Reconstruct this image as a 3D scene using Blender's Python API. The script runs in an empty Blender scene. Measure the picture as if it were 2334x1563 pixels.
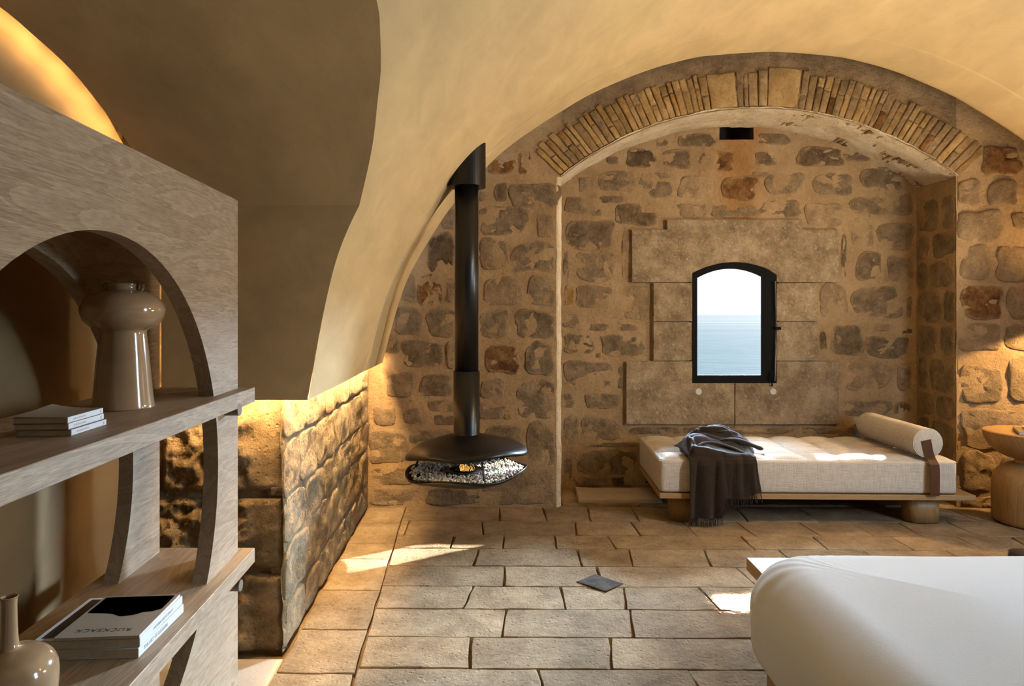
import bpy, bmesh, math, random
from math import sin, cos, pi, sqrt, atan2, radians as R
from mathutils import Vector, Matrix, noise
random.seed(7)
S = bpy.context.scene
C = S.collection

# ------------------------------------------------------------------ camera
F = 1570.0; H = 1.41; CX = 1167.0; HY = 715.0
cam = bpy.data.cameras.new('camera'); camo = bpy.data.objects.new('camera', cam); C.objects.link(camo)
cam.sensor_width = 36; cam.lens = F / 2334 * 36; cam.shift_y = -(781.5 - HY) / 2334
cam.clip_end = 20000; cam.clip_start = 0.02
camo.location = (0, 0, H); camo.rotation_euler = (R(90), 0, 0)
S.camera = camo
# ------------------------------------------------------------------ view + world
S.view_settings.view_transform = 'Standard'; S.view_settings.look = 'None'
S.view_settings.gamma = 1; S.view_settings.use_curve_mapping = False
S.view_settings.exposure = 0.0
S.cycles.use_denoising = True
S.cycles.max_bounces = 6; S.cycles.diffuse_bounces = 3; S.cycles.glossy_bounces = 3
S.cycles.sample_clamp_indirect = 4.0
S.cycles.caustics_reflective = False; S.cycles.caustics_refractive = False
w = bpy.data.worlds.new('sky'); S.world = w; w.use_nodes = True
bg = w.node_tree.nodes['Background']; bg.inputs[0].default_value = (0.93, 0.96, 1.0, 1); bg.inputs[1].default_value = 1.25
# ------------------------------------------------------------------ lights
def aim(o, target):
    o.rotation_euler = (Vector(target) - o.location).to_track_quat('-Z', 'Y').to_euler()
def area(name, loc, target, sx, sy, power, col, spread=180):
    l = bpy.data.lights.new(name, 'AREA'); l.shape = 'RECTANGLE'; l.size = sx; l.size_y = sy
    l.energy = power; l.color = col; l.spread = R(spread)
    o = bpy.data.objects.new(name, l); C.objects.link(o); o.location = loc; aim(o, target); return o
COOL = (0.56, 0.77, 1.0); DAY = (1.0, 0.95, 0.88); WARM = (1.0, 0.60, 0.20); WARM2 = (1.0, 0.68, 0.33)
sun = bpy.data.lights.new('sun', 'SUN'); sun.energy = 42; sun.angle = R(0.6); sun.color = (1, 0.97, 0.92)
suno = bpy.data.objects.new('sun', sun); C.objects.link(suno)
suno.rotation_euler = Vector((-1, -0.645, -0.44)).to_track_quat('-Z', 'Y').to_euler()
# area lights added outside the niche window for daylight, from the side and above
area('sky_fill_side', (4.8, 9.4, 2.75), (1.5, 5.0, 1.25), 2.2, 1.3, 11000, COOL)
area('sky_fill_front', (2.7, 9.2, 3.0), (1.8, 5.5, 1.3), 1.5, 1.4, 1200, COOL)
area('sky_fill_above', (1.9, 7.6, 3.9), (1.8, 5.5, 1.3), 1.8, 1.8, 700, COOL)
# cool light added on the right (outside the frame, no window), then added fills
area('right_cool_fill', (3.95, 1.9, 1.55), (1.2, 2.2, 0.7), 0.45, 1.5, 115, COOL)
area('vault_fill_uplight', (3.7, 4.0, 1.1), (0.9, 3.9, 3.3), 0.5, 0.5, 38, (1.0, .86, .64), 130)  # added fill that brightens the vault from below
area('back_wall_fill', (3.1, 3.0, 2.25), (0.4, 5.07, 1.3), 0.4, 0.4, 22, WARM2, 130)  # added fill that brightens the back wall
# warm fill added behind the camera; the assumed shaded lamp follows below
area('rear_warm_fill', (1.6, -1.0, 1.2), (1.6, 3.0, 2.9), 1.0, 0.5, 0.6, WARM2)
# sun slivers: narrow beams added out of view on the right
area('sun_sliver_floor', (3.95, 3.37, 1.9), (1.22, 3.355, 0.0), 0.20, 0.24, 15, (1, .98, .95), 1.0)
area('sun_sliver_daybed', (3.8, 4.655, 1.95), (2.27, 4.648, 0.44), 0.08, 0.30, 7, (1, .98, .95), 1.0)
area('sun_sliver_fireplace', (3.9, 4.50, 1.56), (0.02, 4.27, 0.455), 0.13, 0.07, 2.6, (1, .98, .95), 1.0)
# hidden strip lights in the gap behind the plaster shell
area('cove_strip_left', (-0.925, 3.90, 1.13), (-0.925, 3.90, 0.0), 0.02, 2.1, 56, WARM2).rotation_euler = (0, R(-4), R(2.9))
area('cove_strip_pier', (-1.12, 2.80, 1.13), (-1.12, 2.80, 0.0), 0.5, 0.02, 13, WARM2).rotation_euler = (R(6), 0, 0)
area('cove_strip_slit', (-1.385, 2.800, 1.5), (-1.50, 2.868, 1.5), 0.02, 1.0, 2.2, WARM2)
for (d, z) in ((2.70, 1.97), (2.60, 2.05), (2.50, 2.12), (2.38, 2.185), (2.24, 2.24), (2.08, 2.285), (1.90, 2.315), (1.70, 2.335), (1.48, 2.35), (1.24, 2.35), (1.0, 2.33)):
    area('cove_strip_lunette', (-1.455, d, z), (-1.8, d - .02, z - .02), 0.26, 0.03, 0.42, (1.0, .66, .30), 150)
sp = bpy.data.lights.new('assumed_lamp_light', 'SPOT'); sp.energy = 150; sp.color = (1.0, .65, .28); sp.spot_size = R(140); sp.spot_blend = 0.12; sp.shadow_soft_size = 0.03  # downward spot of the assumed lamp outside the frame
spo = bpy.data.objects.new('assumed_lamp_light', sp); C.objects.link(spo); spo.location = (4.15, 4.72, 1.44); aim(spo, (4.12, 4.74, 0))
sp2 = bpy.data.lights.new('added_lamp_uplight', 'SPOT'); sp2.energy = 45; sp2.color = WARM2; sp2.spot_size = R(150); sp2.spot_blend = .6; sp2.shadow_soft_size = .04  # upward spot added to brighten the right-hand wall
spo2 = bpy.data.objects.new('added_lamp_uplight', sp2); C.objects.link(spo2); spo2.location = (4.15, 4.70, 1.58); aim(spo2, (3.9, 4.72, 3))

# ------------------------------------------------------------------ materials
def mat(name): 
    m = bpy.data.materials.new(name); m.use_nodes = True
    return m, m.node_tree.nodes, m.node_tree.links, m.node_tree.nodes['Principled BSDF']
def setin(n, k, v):
    if k in n.inputs: n.inputs[k].default_value = v
def mth(N, L, op, a, b=None):
    n = N.new('ShaderNodeMath'); n.operation = op
    for i, v in enumerate((a, b)):
        if v is None: continue
        if isinstance(v, (int, float)): n.inputs[i].default_value = v
        else: L.new(v, n.inputs[i])
    return n.outputs[0]
def simple(name, col, rough=0.5, metal=0, spec=0.5, noise_amt=0.0, nscale=20, bump=0, bscale=60, coat=0, sheen=0):
    m, N, L, b = mat(name)
    b.inputs['Base Color'].default_value = (*col, 1); b.inputs['Roughness'].default_value = rough
    b.inputs['Metallic'].default_value = metal; setin(b, 'Specular IOR Level', spec); setin(b, 'Coat Weight', coat)
    setin(b, 'Sheen Weight', sheen)
    tc = N.new('ShaderNodeTexCoord')
    if noise_amt:
        n = N.new('ShaderNodeTexNoise'); n.inputs['Scale'].default_value = nscale; n.inputs['Detail'].default_value = 6
        L.new(tc.outputs['Object'], n.inputs['Vector'])
        mx = N.new('ShaderNodeMixRGB'); mx.inputs[1].default_value = (*[c * (1 - noise_amt) for c in col], 1)
        mx.inputs[2].default_value = (*[min(1, c * (1 + noise_amt)) for c in col], 1)
        cr = N.new('ShaderNodeMapRange'); cr.inputs[1].default_value = .3; cr.inputs[2].default_value = .7
        L.new(n.outputs[0], cr.inputs[0]); L.new(cr.outputs[0], mx.inputs[0]); L.new(mx.outputs[0], b.inputs['Base Color'])
    if bump:
        n2 = N.new('ShaderNodeTexNoise'); n2.inputs['Scale'].default_value = bscale; n2.inputs['Detail'].default_value = 8
        L.new(tc.outputs['Object'], n2.inputs['Vector'])
        bp = N.new('ShaderNodeBump'); bp.inputs['Strength'].default_value = 1; bp.inputs['Distance'].default_value = bump
        L.new(n2.outputs[0], bp.inputs['Height']); L.new(bp.outputs[0], b.inputs['Normal'])
    return m
def stone(name, dark, mid, light, bump=0.020, scale=9, pits=0.7, rnd=0.22, stain=None, sx=(1, 1, 1), smear=None, speck=.45):
    """rough limestone: three colours over noise, lichen specks, pits, per piece brightness"""
    tn = lambda c: (c[0] * .90, c[1] * .78, c[2] * .61)
    dark, mid, light = tn(dark), tn(mid), tn(light); smear = tn(smear) if smear else None
    m, N, L, b = mat(name)
    b.inputs['Roughness'].default_value = 0.93; setin(b, 'Specular IOR Level', 0.2)
    g = N.new('ShaderNodeNewGeometry'); mp = N.new('ShaderNodeMapping'); L.new(g.outputs['Position'], mp.inputs[0]); mp.inputs['Scale'].default_value = sx
    V = mp.outputs[0]
    oi = N.new('ShaderNodeObjectInfo')
    n = N.new('ShaderNodeTexNoise'); n.inputs['Scale'].default_value = scale; n.inputs['Detail'].default_value = 10; n.inputs['Roughness'].default_value = .68
    L.new(V, n.inputs['Vector'])
    cr = N.new('ShaderNodeValToRGB'); e = cr.color_ramp.elements
    e[0].position = .36; e[0].color = (*dark, 1); e[1].position = .64; e[1].color = (*light, 1)
    x = e.new(.5); x.color = (*mid, 1); L.new(n.outputs[0], cr.inputs[0])
    # pale specks
    n3 = N.new('ShaderNodeTexNoise'); n3.inputs['Scale'].default_value = 46; n3.inputs['Detail'].default_value = 6; n3.inputs['Roughness'].default_value = .75
    L.new(V, n3.inputs['Vector'])
    mr = N.new('ShaderNodeMapRange'); mr.inputs[1].default_value = .56; mr.inputs[2].default_value = .70; mr.inputs[4].default_value = speck; L.new(n3.outputs[0], mr.inputs[0])
    mx = N.new('ShaderNodeMixRGB'); mx.inputs[2].default_value = (*[min(1, c * 1.5) for c in light], 1)
    L.new(mr.outputs[0], mx.inputs[0]); L.new(cr.outputs[0], mx.inputs[1])
    md = N.new('ShaderNodeMapRange'); md.inputs[1].default_value = .30; md.inputs[2].default_value = .44; md.inputs[3].default_value = .55; md.inputs[4].default_value = 1; L.new(n3.outputs[0], md.inputs[0])
    rr = N.new('ShaderNodeMapRange'); rr.inputs[3].default_value = 1 - rnd; rr.inputs[4].default_value = 1 + rnd; L.new(oi.outputs['Random'], rr.inputs[0])
    k = mth(N, L, 'MULTIPLY', md.outputs[0], rr.outputs[0])
    vm = N.new('ShaderNodeVectorMath'); vm.operation = 'SCALE'; L.new(mx.outputs[0], vm.inputs[0]); L.new(k, vm.inputs['Scale'])
    outc = vm.outputs[0]
    if stain:   # (x centre, half width, z low, z high, colour): an old rust stain on the masonry
        sxp = N.new('ShaderNodeSeparateXYZ'); L.new(g.outputs['Position'], sxp.inputs[0])
        wob = N.new('ShaderNodeTexNoise'); wob.inputs['Scale'].default_value = 5; wob.inputs['Detail'].default_value = 5; L.new(g.outputs['Position'], wob.inputs['Vector'])
        a = mth(N, L, 'ABSOLUTE', mth(N, L, 'SUBTRACT', sxp.outputs[0], stain[0]))
        a = mth(N, L, 'ADD', a, mth(N, L, 'MULTIPLY', mth(N, L, 'SUBTRACT', wob.outputs[0], .5), .25))
        f = N.new('ShaderNodeMapRange'); f.inputs[1].default_value = stain[1]; f.inputs[2].default_value = stain[1] * .35; f.inputs[4].default_value = .85; L.new(a, f.inputs[0])
        z1 = N.new('ShaderNodeMapRange'); z1.inputs[1].default_value = stain[2]; z1.inputs[2].default_value = stain[2] + .12; L.new(sxp.outputs[2], z1.inputs[0])
        ff = mth(N, L, 'MULTIPLY', f.outputs[0], z1.outputs[0])
        m3 = N.new('ShaderNodeMixRGB'); m3.blend_type = 'MIX'; L.new(ff, m3.inputs[0]); L.new(outc, m3.inputs[1])
        m4 = N.new('ShaderNodeMixRGB'); m4.blend_type = 'MULTIPLY'; m4.inputs[0].default_value = 1; L.new(outc, m4.inputs[1]); m4.inputs[2].default_value = (*stain[4], 1)
        L.new(m4.outputs[0], m3.inputs[2]); outc = m3.outputs[0]
    if smear:   # mortar smeared over the worn edges of the stone
        an = N.new('ShaderNodeAttribute'); an.attribute_name = 'edge'
        sn = N.new('ShaderNodeTexNoise'); sn.inputs['Scale'].default_value = 13; sn.inputs['Detail'].default_value = 8; sn.inputs['Roughness'].default_value = .7; L.new(g.outputs['Position'], sn.inputs['Vector'])
        q = mth(N, L, 'ADD', mth(N, L, 'MULTIPLY', sn.outputs[0], 1.5), mth(N, L, 'MULTIPLY', an.outputs['Fac'], .62))
        qr = N.new('ShaderNodeMapRange'); qr.inputs[1].default_value = 1.06; qr.inputs[2].default_value = 1.36; qr.inputs[4].default_value = .88; L.new(q, qr.inputs[0])
        m5 = N.new('ShaderNodeMixRGB'); L.new(qr.outputs[0], m5.inputs[0]); L.new(outc, m5.inputs[1]); m5.inputs[2].default_value = (*smear, 1); outc = m5.outputs[0]
    L.new(outc, b.inputs['Base Color'])
    vo = N.new('ShaderNodeTexVoronoi'); vo.inputs['Scale'].default_value = 34; L.new(V, vo.inputs['Vector'])
    vv = N.new('ShaderNodeMapRange'); vv.inputs[1].default_value = .05; vv.inputs[2].default_value = .28; L.new(vo.outputs[0], vv.inputs[0])
    n4 = N.new('ShaderNodeTexNoise'); n4.inputs['Scale'].default_value = 22; n4.inputs['Detail'].default_value = 10; n4.inputs['Roughness'].default_value = .72; L.new(V, n4.inputs['Vector'])
    hh = mth(N, L, 'ADD', mth(N, L, 'MULTIPLY', vv.outputs[0], pits * .35), mth(N, L, 'ADD', mth(N, L, 'MULTIPLY', n4.outputs[0], 1.5), mth(N, L, 'MULTIPLY', n.outputs[0], .9)))
    bp = N.new('ShaderNodeBump'); bp.inputs['Distance'].default_value = bump; bp.inputs['Strength'].default_value = 1
    L.new(hh, bp.inputs['Height']); L.new(bp.outputs[0], b.inputs['Normal'])
    return m
def wood(name, c1, c2, axis='Y', scale=9, rough=.45, fine=300, bump=.0005):
    m, N, L, b = mat(name)
    tc = N.new('ShaderNodeTexCoord'); mp = N.new('ShaderNodeMapping'); L.new(tc.outputs['Object'], mp.inputs[0])
    st = {'X': (.12, 1, 1), 'Y': (1, .12, 1), 'Z': (1, 1, .12)}[axis]; mp.inputs['Scale'].default_value = st
    wv = N.new('ShaderNodeTexNoise'); wv.inputs['Scale'].default_value = scale; wv.inputs['Detail'].default_value = 4; wv.inputs['Distortion'].default_value = 1.2
    L.new(mp.outputs[0], wv.inputs['Vector'])
    fn = N.new('ShaderNodeTexNoise'); fn.inputs['Scale'].default_value = fine; fn.inputs['Detail'].default_value = 5; fn.inputs['Roughness'].default_value = .7
    mp2 = N.new('ShaderNodeMapping'); L.new(tc.outputs['Object'], mp2.inputs[0]); mp2.inputs['Scale'].default_value = tuple(.012 if s < 1 else 1 for s in st)
    L.new(mp2.outputs[0], fn.inputs['Vector'])
    rng = mth(N, L, 'FRACT', mth(N, L, 'MULTIPLY', wv.outputs[0], 7))
    s = mth(N, L, 'ADD', mth(N, L, 'MULTIPLY', rng, .20), mth(N, L, 'MULTIPLY', fn.outputs[0], 1.10))
    mr = N.new('ShaderNodeMapRange'); mr.inputs[1].default_value = .36; mr.inputs[2].default_value = .96; L.new(s, mr.inputs[0])
    mx = N.new('ShaderNodeMixRGB'); mx.inputs[1].default_value = (*c1, 1); mx.inputs[2].default_value = (*c2, 1); L.new(mr.outputs[0], mx.inputs[0])
    L.new(mx.outputs[0], b.inputs['Base Color']); b.inputs['Roughness'].default_value = rough; setin(b, 'Specular IOR Level', .35)
    bp = N.new('ShaderNodeBump'); bp.inputs['Distance'].default_value = bump; L.new(fn.outputs[0], bp.inputs['Height']); L.new(bp.outputs[0], b.inputs['Normal'])
    return m
def fabric(name, c1, c2, scale=260, rough=.95, bump=.0012):
    m, N, L, b = mat(name)
    tc = N.new('ShaderNodeTexCoord')
    outs = []
    for st in ((1, 14, 14), (14, 14, 1), (14, 1, 14)):
        mp = N.new('ShaderNodeMapping'); L.new(tc.outputs['Object'], mp.inputs[0]); mp.inputs['Scale'].default_value = st
        n = N.new('ShaderNodeTexNoise'); n.inputs['Scale'].default_value = scale / 14; n.inputs['Detail'].default_value = 3; L.new(mp.outputs[0], n.inputs['Vector']); outs.append(n.outputs[0])
    s = mth(N, L, 'ADD', mth(N, L, 'ADD', outs[0], outs[1]), outs[2])
    mr = N.new('ShaderNodeMapRange'); mr.inputs[1].default_value = 1.15; mr.inputs[2].default_value = 1.85; L.new(s, mr.inputs[0])
    mx = N.new('ShaderNodeMixRGB'); mx.inputs[1].default_value = (*c1, 1); mx.inputs[2].default_value = (*c2, 1); L.new(mr.outputs[0], mx.inputs[0])
    L.new(mx.outputs[0], b.inputs['Base Color']); b.inputs['Roughness'].default_value = rough; setin(b, 'Specular IOR Level', .15); setin(b, 'Sheen Weight', .15)
    bp = N.new('ShaderNodeBump'); bp.inputs['Distance'].default_value = bump; L.new(s, bp.inputs['Height']); L.new(bp.outputs[0], b.inputs['Normal'])
    return m
RUST = (1.82, 1.85, 2.02, 2.90, (1.35, .80, .42))
M = {}
M['mortar'] = stone('mortar', (.36, .26, .165), (.43, .32, .205), (.50, .385, .26), bump=.012, scale=4, pits=.4, rnd=0)
M['mortar_niche'] = stone('mortar_niche', (.34, .25, .16), (.41, .31, .20), (.47, .365, .25), bump=.012, scale=4, pits=.4, rnd=0, stain=(1.83, .22, 2.05, 2.9, (.95, .72, .48)))
M['grey'] = stone('stone_grey', (.18, .142, .10), (.27, .215, .155), (.37, .30, .22), smear=(.40, .30, .195))
M['greyn'] = stone('stone_grey_niche', (.175, .136, .098), (.265, .208, .15), (.37, .295, .215), smear=(.40, .30, .195), stain=(1.83, .22, 2.05, 2.9, (1.15, .78, .45)))
M['dark'] = stone('stone_dark', (.085, .062, .043), (.165, .124, .084), (.27, .205, .14), bump=.02, smear=(.40, .30, .195))
M['lightst'] = stone('stone_light', (.27, .205, .14), (.35, .27, .185), (.45, .355, .25), smear=(.40, .30, .195))
M['rust'] = stone('stone_rust', (.10, .045, .02), (.24, .125, .05), (.36, .23, .11), bump=.016, smear=(.40, .30, .195))
M['ochre'] = stone('stone_ochre', (.38, .24, .09), (.48, .32, .13), (.56, .41, .20), smear=(.40, .30, .195))
M['plaque'] = stone('stone_dressed', (.20, .16, .115), (.32, .26, .19), (.45, .385, .30), bump=.010, scale=6, rnd=.08, speck=.9)
M['brick'] = stone('arch_brick', (.28, .19, .085), (.38, .27, .13), (.48, .365, .20), bump=.010, scale=9, rnd=.25, smear=(.36, .27, .17))
M['brickb'] = stone('arch_brick_brown', (.22, .16, .095), (.32, .24, .15), (.42, .33, .21), bump=.014, scale=9, rnd=.25, smear=(.33, .25, .165))
M['brickd'] = stone('arch_brick_dark', (.10, .05, .02), (.22, .12, .045), (.33, .2, .09), bump=.01, scale=9, rnd=.25)
M['archst'] = stone('arch_block', (.34, .245, .125), (.44, .325, .17), (.52, .40, .23), bump=.010, scale=6, rnd=.08)
M['soffit'] = stone('soffit_mortar', (.58, .50, .38), (.74, .67, .56), (.84, .78, .68), bump=.012, scale=5, rnd=0)
M['rubble'] = stone('rubble_band', (.24, .18, .12), (.34, .26, .175), (.44, .345, .24), bump=.02, scale=6, rnd=0)
M['pier'] = stone('pier_stone', (.22, .16, .09), (.38, .28, .165), (.52, .41, .27), bump=.030, scale=6, pits=1.2, rnd=.12)
M['sidewall'] = stone('side_wall_stone', (.27, .215, .15), (.42, .345, .25), (.58, .50, .39), bump=.034, scale=7, pits=1.0, rnd=.15, smear=(.52, .44, .33))
M['flag'] = stone('floor_flagstone', (.25, .195, .135), (.35, .28, .20), (.45, .37, .275), bump=.011, scale=5, pits=1.3, rnd=.15)
M['flagbase'] = stone('floor_bedding', (.22, .16, .10), (.30, .22, .14), (.36, .28, .19), bump=.006, scale=5, rnd=0)
M['palefloor'] = simple('pale_floor_plaster', (.52, .42, .32), .8, noise_amt=.1, nscale=5, bump=.001)
M['slate'] = stone('slate_tile', (.03, .024, .02), (.055, .045, .038), (.09, .075, .06), bump=.003, scale=10, rnd=0)
def plaster(name, c):
    m, N, L, b = mat(name)
    g = N.new('ShaderNodeNewGeometry'); mp = N.new('ShaderNodeMapping'); L.new(g.outputs['Position'], mp.inputs[0]); mp.inputs['Rotation'].default_value = (.3, .5, .2); mp.inputs['Scale'].default_value = (1, .45, 1)
    n = N.new('ShaderNodeTexNoise'); n.inputs['Scale'].default_value = 5; n.inputs['Detail'].default_value = 9; n.inputs['Roughness'].default_value = .62; n.inputs['Distortion'].default_value = .4
    L.new(mp.outputs[0], n.inputs['Vector'])
    mr = N.new('ShaderNodeMapRange'); mr.inputs[1].default_value = .34; mr.inputs[2].default_value = .66; L.new(n.outputs[0], mr.inputs[0])
    mx = N.new('ShaderNodeMixRGB'); mx.inputs[1].default_value = (*[v * .87 for v in c], 1); mx.inputs[2].default_value = (*[min(.95, v * 1.07) for v in c], 1)
    L.new(mr.outputs[0], mx.inputs[0]); L.new(mx.outputs[0], b.inputs['Base Color']); b.inputs['Roughness'].default_value = .72; setin(b, 'Specular IOR Level', .25)
    bp = N.new('ShaderNodeBump'); bp.inputs['Distance'].default_value = .003; L.new(n.outputs[0], bp.inputs['Height']); L.new(bp.outputs[0], b.inputs['Normal'])
    return m
M['plaster'] = plaster('lime_plaster', (.62, .44, .215))
M['plaster_shaded'] = plaster('shaded_lime_plaster', (.27, .17, .075))  # plaster darkened to stand in for the shade behind the bookcase
M['darkwall'] = simple('bounce_absorber', (.10, .065, .04), .7)  # unseen walls made dark so they soak up bounced light
M['oak'] = wood('oak_veneer', (.21, .135, .075), (.50, .375, .255), 'Y')
M['oakz'] = wood('oak_veneer_upright', (.21, .135, .075), (.50, .375, .255), 'Z')
M['oakx'] = wood('oak_platform', (.27, .155, .06), (.44, .27, .12), 'X')
M['oakt'] = wood('oak_turned', (.24, .125, .045), (.44, .26, .105), 'Z', scale=6)
M['linen'] = fabric('linen', (.42, .35, .27), (.66, .58, .48))
M['sheet'] = simple('white_sheet', (.74, .72, .69), .75, spec=.2, bump=.0006, bscale=300, sheen=.2)
M['throw'] = fabric('wool_throw', (.014, .008, .0045), (.036, .022, .013), scale=340)
M['leather'] = simple('brown_leather', (.085, .034, .011), .75, spec=.25, noise_amt=.2, bump=.0004, bscale=200)
M['leatherd'] = simple('dark_leather', (.05, .038, .032), .35, noise_amt=.2, bump=.0005, bscale=160)
M['seam'] = simple('seam_thread', (.62, .55, .46), .9)
M['black'] = simple('black_steel', (.007, .006, .0055), .32, spec=.35, bump=.0001, bscale=400)
M['blackin'] = simple('black_inner_steel', (.010, .009, .009), .6)
M['frameb'] = simple('black_window_frame', (.006, .0055, .005), .8, spec=.1)
M['steel'] = simple('dark_steel', (.10, .10, .10), .3, metal=1)
M['ceram'] = simple('glazed_ceramic', (.36, .225, .12), .12, spec=.6, noise_amt=.16, nscale=9, coat=.6)
M['paper'] = simple('paper_pages', (.60, .56, .52), .85, noise_amt=.08, nscale=60)
M['paperw'] = simple('white_cover', (.62, .61, .60), .5)
M['coverb'] = simple('beige_cover', (.33, .27, .20), .5)
M['coverk'] = simple('black_cover_print', (.014, .012, .011), .35)
M['ink'] = simple('ink', (.05, .045, .04), .6)
M['inkg'] = simple('grey_ink', (.42, .37, .33), .6)
M['bookb'] = simple('brown_book_cloth', (.16, .085, .035), .6)
M['peg'] = simple('peg_end', (.16, .115, .08), .5)
M['pebble'] = simple('pebble', (.74, .66, .54), .6, noise_amt=.3, nscale=25)
M['hole'] = simple('hole_dark', (.03, .018, .012), .95, noise_amt=.4, nscale=8, bump=.01, bscale=20)  # near-black lining inside the beam socket
M['plug'] = simple('pale_plug', (.52, .47, .40), .8)
m, N, L, b = mat('flame'); b.inputs['Base Color'].default_value = (.7, .35, .08, 1); setin(b, 'Emission Color', (1, .55, .12, 1)); setin(b, 'Emission Strength', .9); M['flame'] = m
m, N, L, b = mat('glass'); b.inputs['Base Color'].default_value = (1, 1, 1, 1); b.inputs['Roughness'].default_value = 0; setin(b, 'Transmission Weight', 1); setin(b, 'IOR', 1.0); setin(b, 'Specular IOR Level', 0)
tr = N.new('ShaderNodeBsdfTransparent'); tr.inputs[0].default_value = (.97, .98, .99, 1); gl = N.new('ShaderNodeBsdfGlossy'); gl.inputs['Roughness'].default_value = .02
ms = N.new('ShaderNodeMixShader'); ms.inputs[0].default_value = .03; L.new(tr.outputs[0], ms.inputs[1]); L.new(gl.outputs[0], ms.inputs[2]); L.new(ms.outputs[0], N['Material Output'].inputs[0]); M['glass'] = m
# sea: water with fine ripples, paler with distance where the haze and glitter bands lie
m, N, L, b = mat('sea_water')
g = N.new('ShaderNodeNewGeometry'); mp = N.new('ShaderNodeMapping'); L.new(g.outputs['Position'], mp.inputs[0]); mp.inputs['Scale'].default_value = (.35, 1.0, 1)
n = N.new('ShaderNodeTexNoise'); n.inputs['Scale'].default_value = .22; n.inputs['Detail'].default_value = 9; n.inputs['Roughness'].default_value = .7; L.new(mp.outputs[0], n.inputs['Vector'])
mr = N.new('ShaderNodeMapRange'); mr.inputs[1].default_value = .36; mr.inputs[2].default_value = .64; L.new(n.outputs[0], mr.inputs[0])
mx = N.new('ShaderNodeMixRGB'); mx.inputs[1].default_value = (.020, .055, .080, 1); mx.inputs[2].default_value = (.048, .080, .102, 1); L.new(mr.outputs[0], mx.inputs[0])
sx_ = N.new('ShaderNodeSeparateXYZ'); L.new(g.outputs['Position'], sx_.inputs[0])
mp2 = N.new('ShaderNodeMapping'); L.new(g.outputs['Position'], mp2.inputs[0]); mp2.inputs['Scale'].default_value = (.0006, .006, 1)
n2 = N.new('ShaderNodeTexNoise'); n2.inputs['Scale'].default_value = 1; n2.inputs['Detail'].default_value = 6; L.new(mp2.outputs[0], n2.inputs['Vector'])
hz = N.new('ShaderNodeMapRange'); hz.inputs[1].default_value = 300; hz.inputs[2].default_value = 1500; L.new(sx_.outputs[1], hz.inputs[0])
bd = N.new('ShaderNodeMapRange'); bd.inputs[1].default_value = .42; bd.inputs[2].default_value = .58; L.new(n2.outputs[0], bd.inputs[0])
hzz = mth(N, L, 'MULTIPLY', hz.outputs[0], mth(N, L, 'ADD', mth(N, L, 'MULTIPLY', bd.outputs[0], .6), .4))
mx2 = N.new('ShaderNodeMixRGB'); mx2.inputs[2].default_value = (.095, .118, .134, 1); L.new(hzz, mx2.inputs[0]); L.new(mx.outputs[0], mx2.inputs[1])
L.new(mx2.outputs[0], b.inputs['Base Color']); b.inputs['Roughness'].default_value = .8; setin(b, 'Specular IOR Level', .08)
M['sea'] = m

# ------------------------------------------------------------------ helpers
def W(px, py, d): return Vector(((px - CX) / F * d, d, H - (py - HY) / F * d))
def obj(name, me, m=None, parent=None, smooth=False, kind=None, loc=None):
    if isinstance(me, bmesh.types.BMesh):
        bm = me; me = bpy.data.meshes.new(name); bm.normal_update(); bm.to_mesh(me); bm.free()
    o = bpy.data.objects.new(name, me); C.objects.link(o)
    if m:
        for mm in (m if isinstance(m, (list, tuple)) else [m]): me.materials.append(M[mm] if isinstance(mm, str) else mm)
    if smooth: me.polygons.foreach_set('use_smooth', [True] * len(me.polygons))
    if parent: o.parent = parent
    if kind: o['kind'] = kind
    if loc is not None: o.location = loc
    return o
def empty(name, loc=(0, 0, 0), rz=0, label=None, cat=None, group=None, kind=None):
    o = bpy.data.objects.new(name, None); C.objects.link(o); o.location = loc; o.rotation_euler = (0, 0, rz); o.empty_display_size = .1
    tag(o, label, cat, group, kind); return o
def tag(o, label=None, cat=None, group=None, kind=None):
    if label: o['label'] = label
    if cat: o['category'] = cat
    if group: o['group'] = group
    if kind: o['kind'] = kind
    return o
def box(bm, x0, x1, y0, y1, z0, z1, bev=0, seg=2, mtx=None):
    r = bmesh.ops.create_cube(bm, size=1); vs = r['verts']
    for v in vs:
        v.co = Vector(((x0 + x1) / 2 + v.co.x * (x1 - x0), (y0 + y1) / 2 + v.co.y * (y1 - y0), (z0 + z1) / 2 + v.co.z * (z1 - z0)))
    if bev:
        es = list({e for v in vs for e in v.link_edges})
        r2 = bmesh.ops.bevel(bm, geom=es, offset=bev, segments=seg, affect='EDGES', profile=.5)
        vs = list({v for f in r2['faces'] for v in f.verts} | {v for v in vs if v.is_valid})
    if mtx is not None:
        for v in vs: v.co = mtx @ v.co
    return vs
def grid(fn, nu, nv, name, m, parent=None, smooth=True, skip=None, kind=None, closeu=False):
    vs = []; fs = []
    for j in range(nv + 1):
        for i in range(nu + (0 if closeu else 1)): vs.append(tuple(fn(i / nu, j / nv)))
    w_ = nu if closeu else nu + 1
    for j in range(nv):
        for i in range(nu):
            if skip and skip((i + .5) / nu, (j + .5) / nv): continue
            i2 = (i + 1) % w_ if closeu else i + 1
            fs.append((j * w_ + i, j * w_ + i2, (j + 1) * w_ + i2, (j + 1) * w_ + i))
    me = bpy.data.meshes.new(name); me.from_pydata(vs, [], fs); me.update()
    return obj(name, me, m, parent, smooth, kind)
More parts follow.
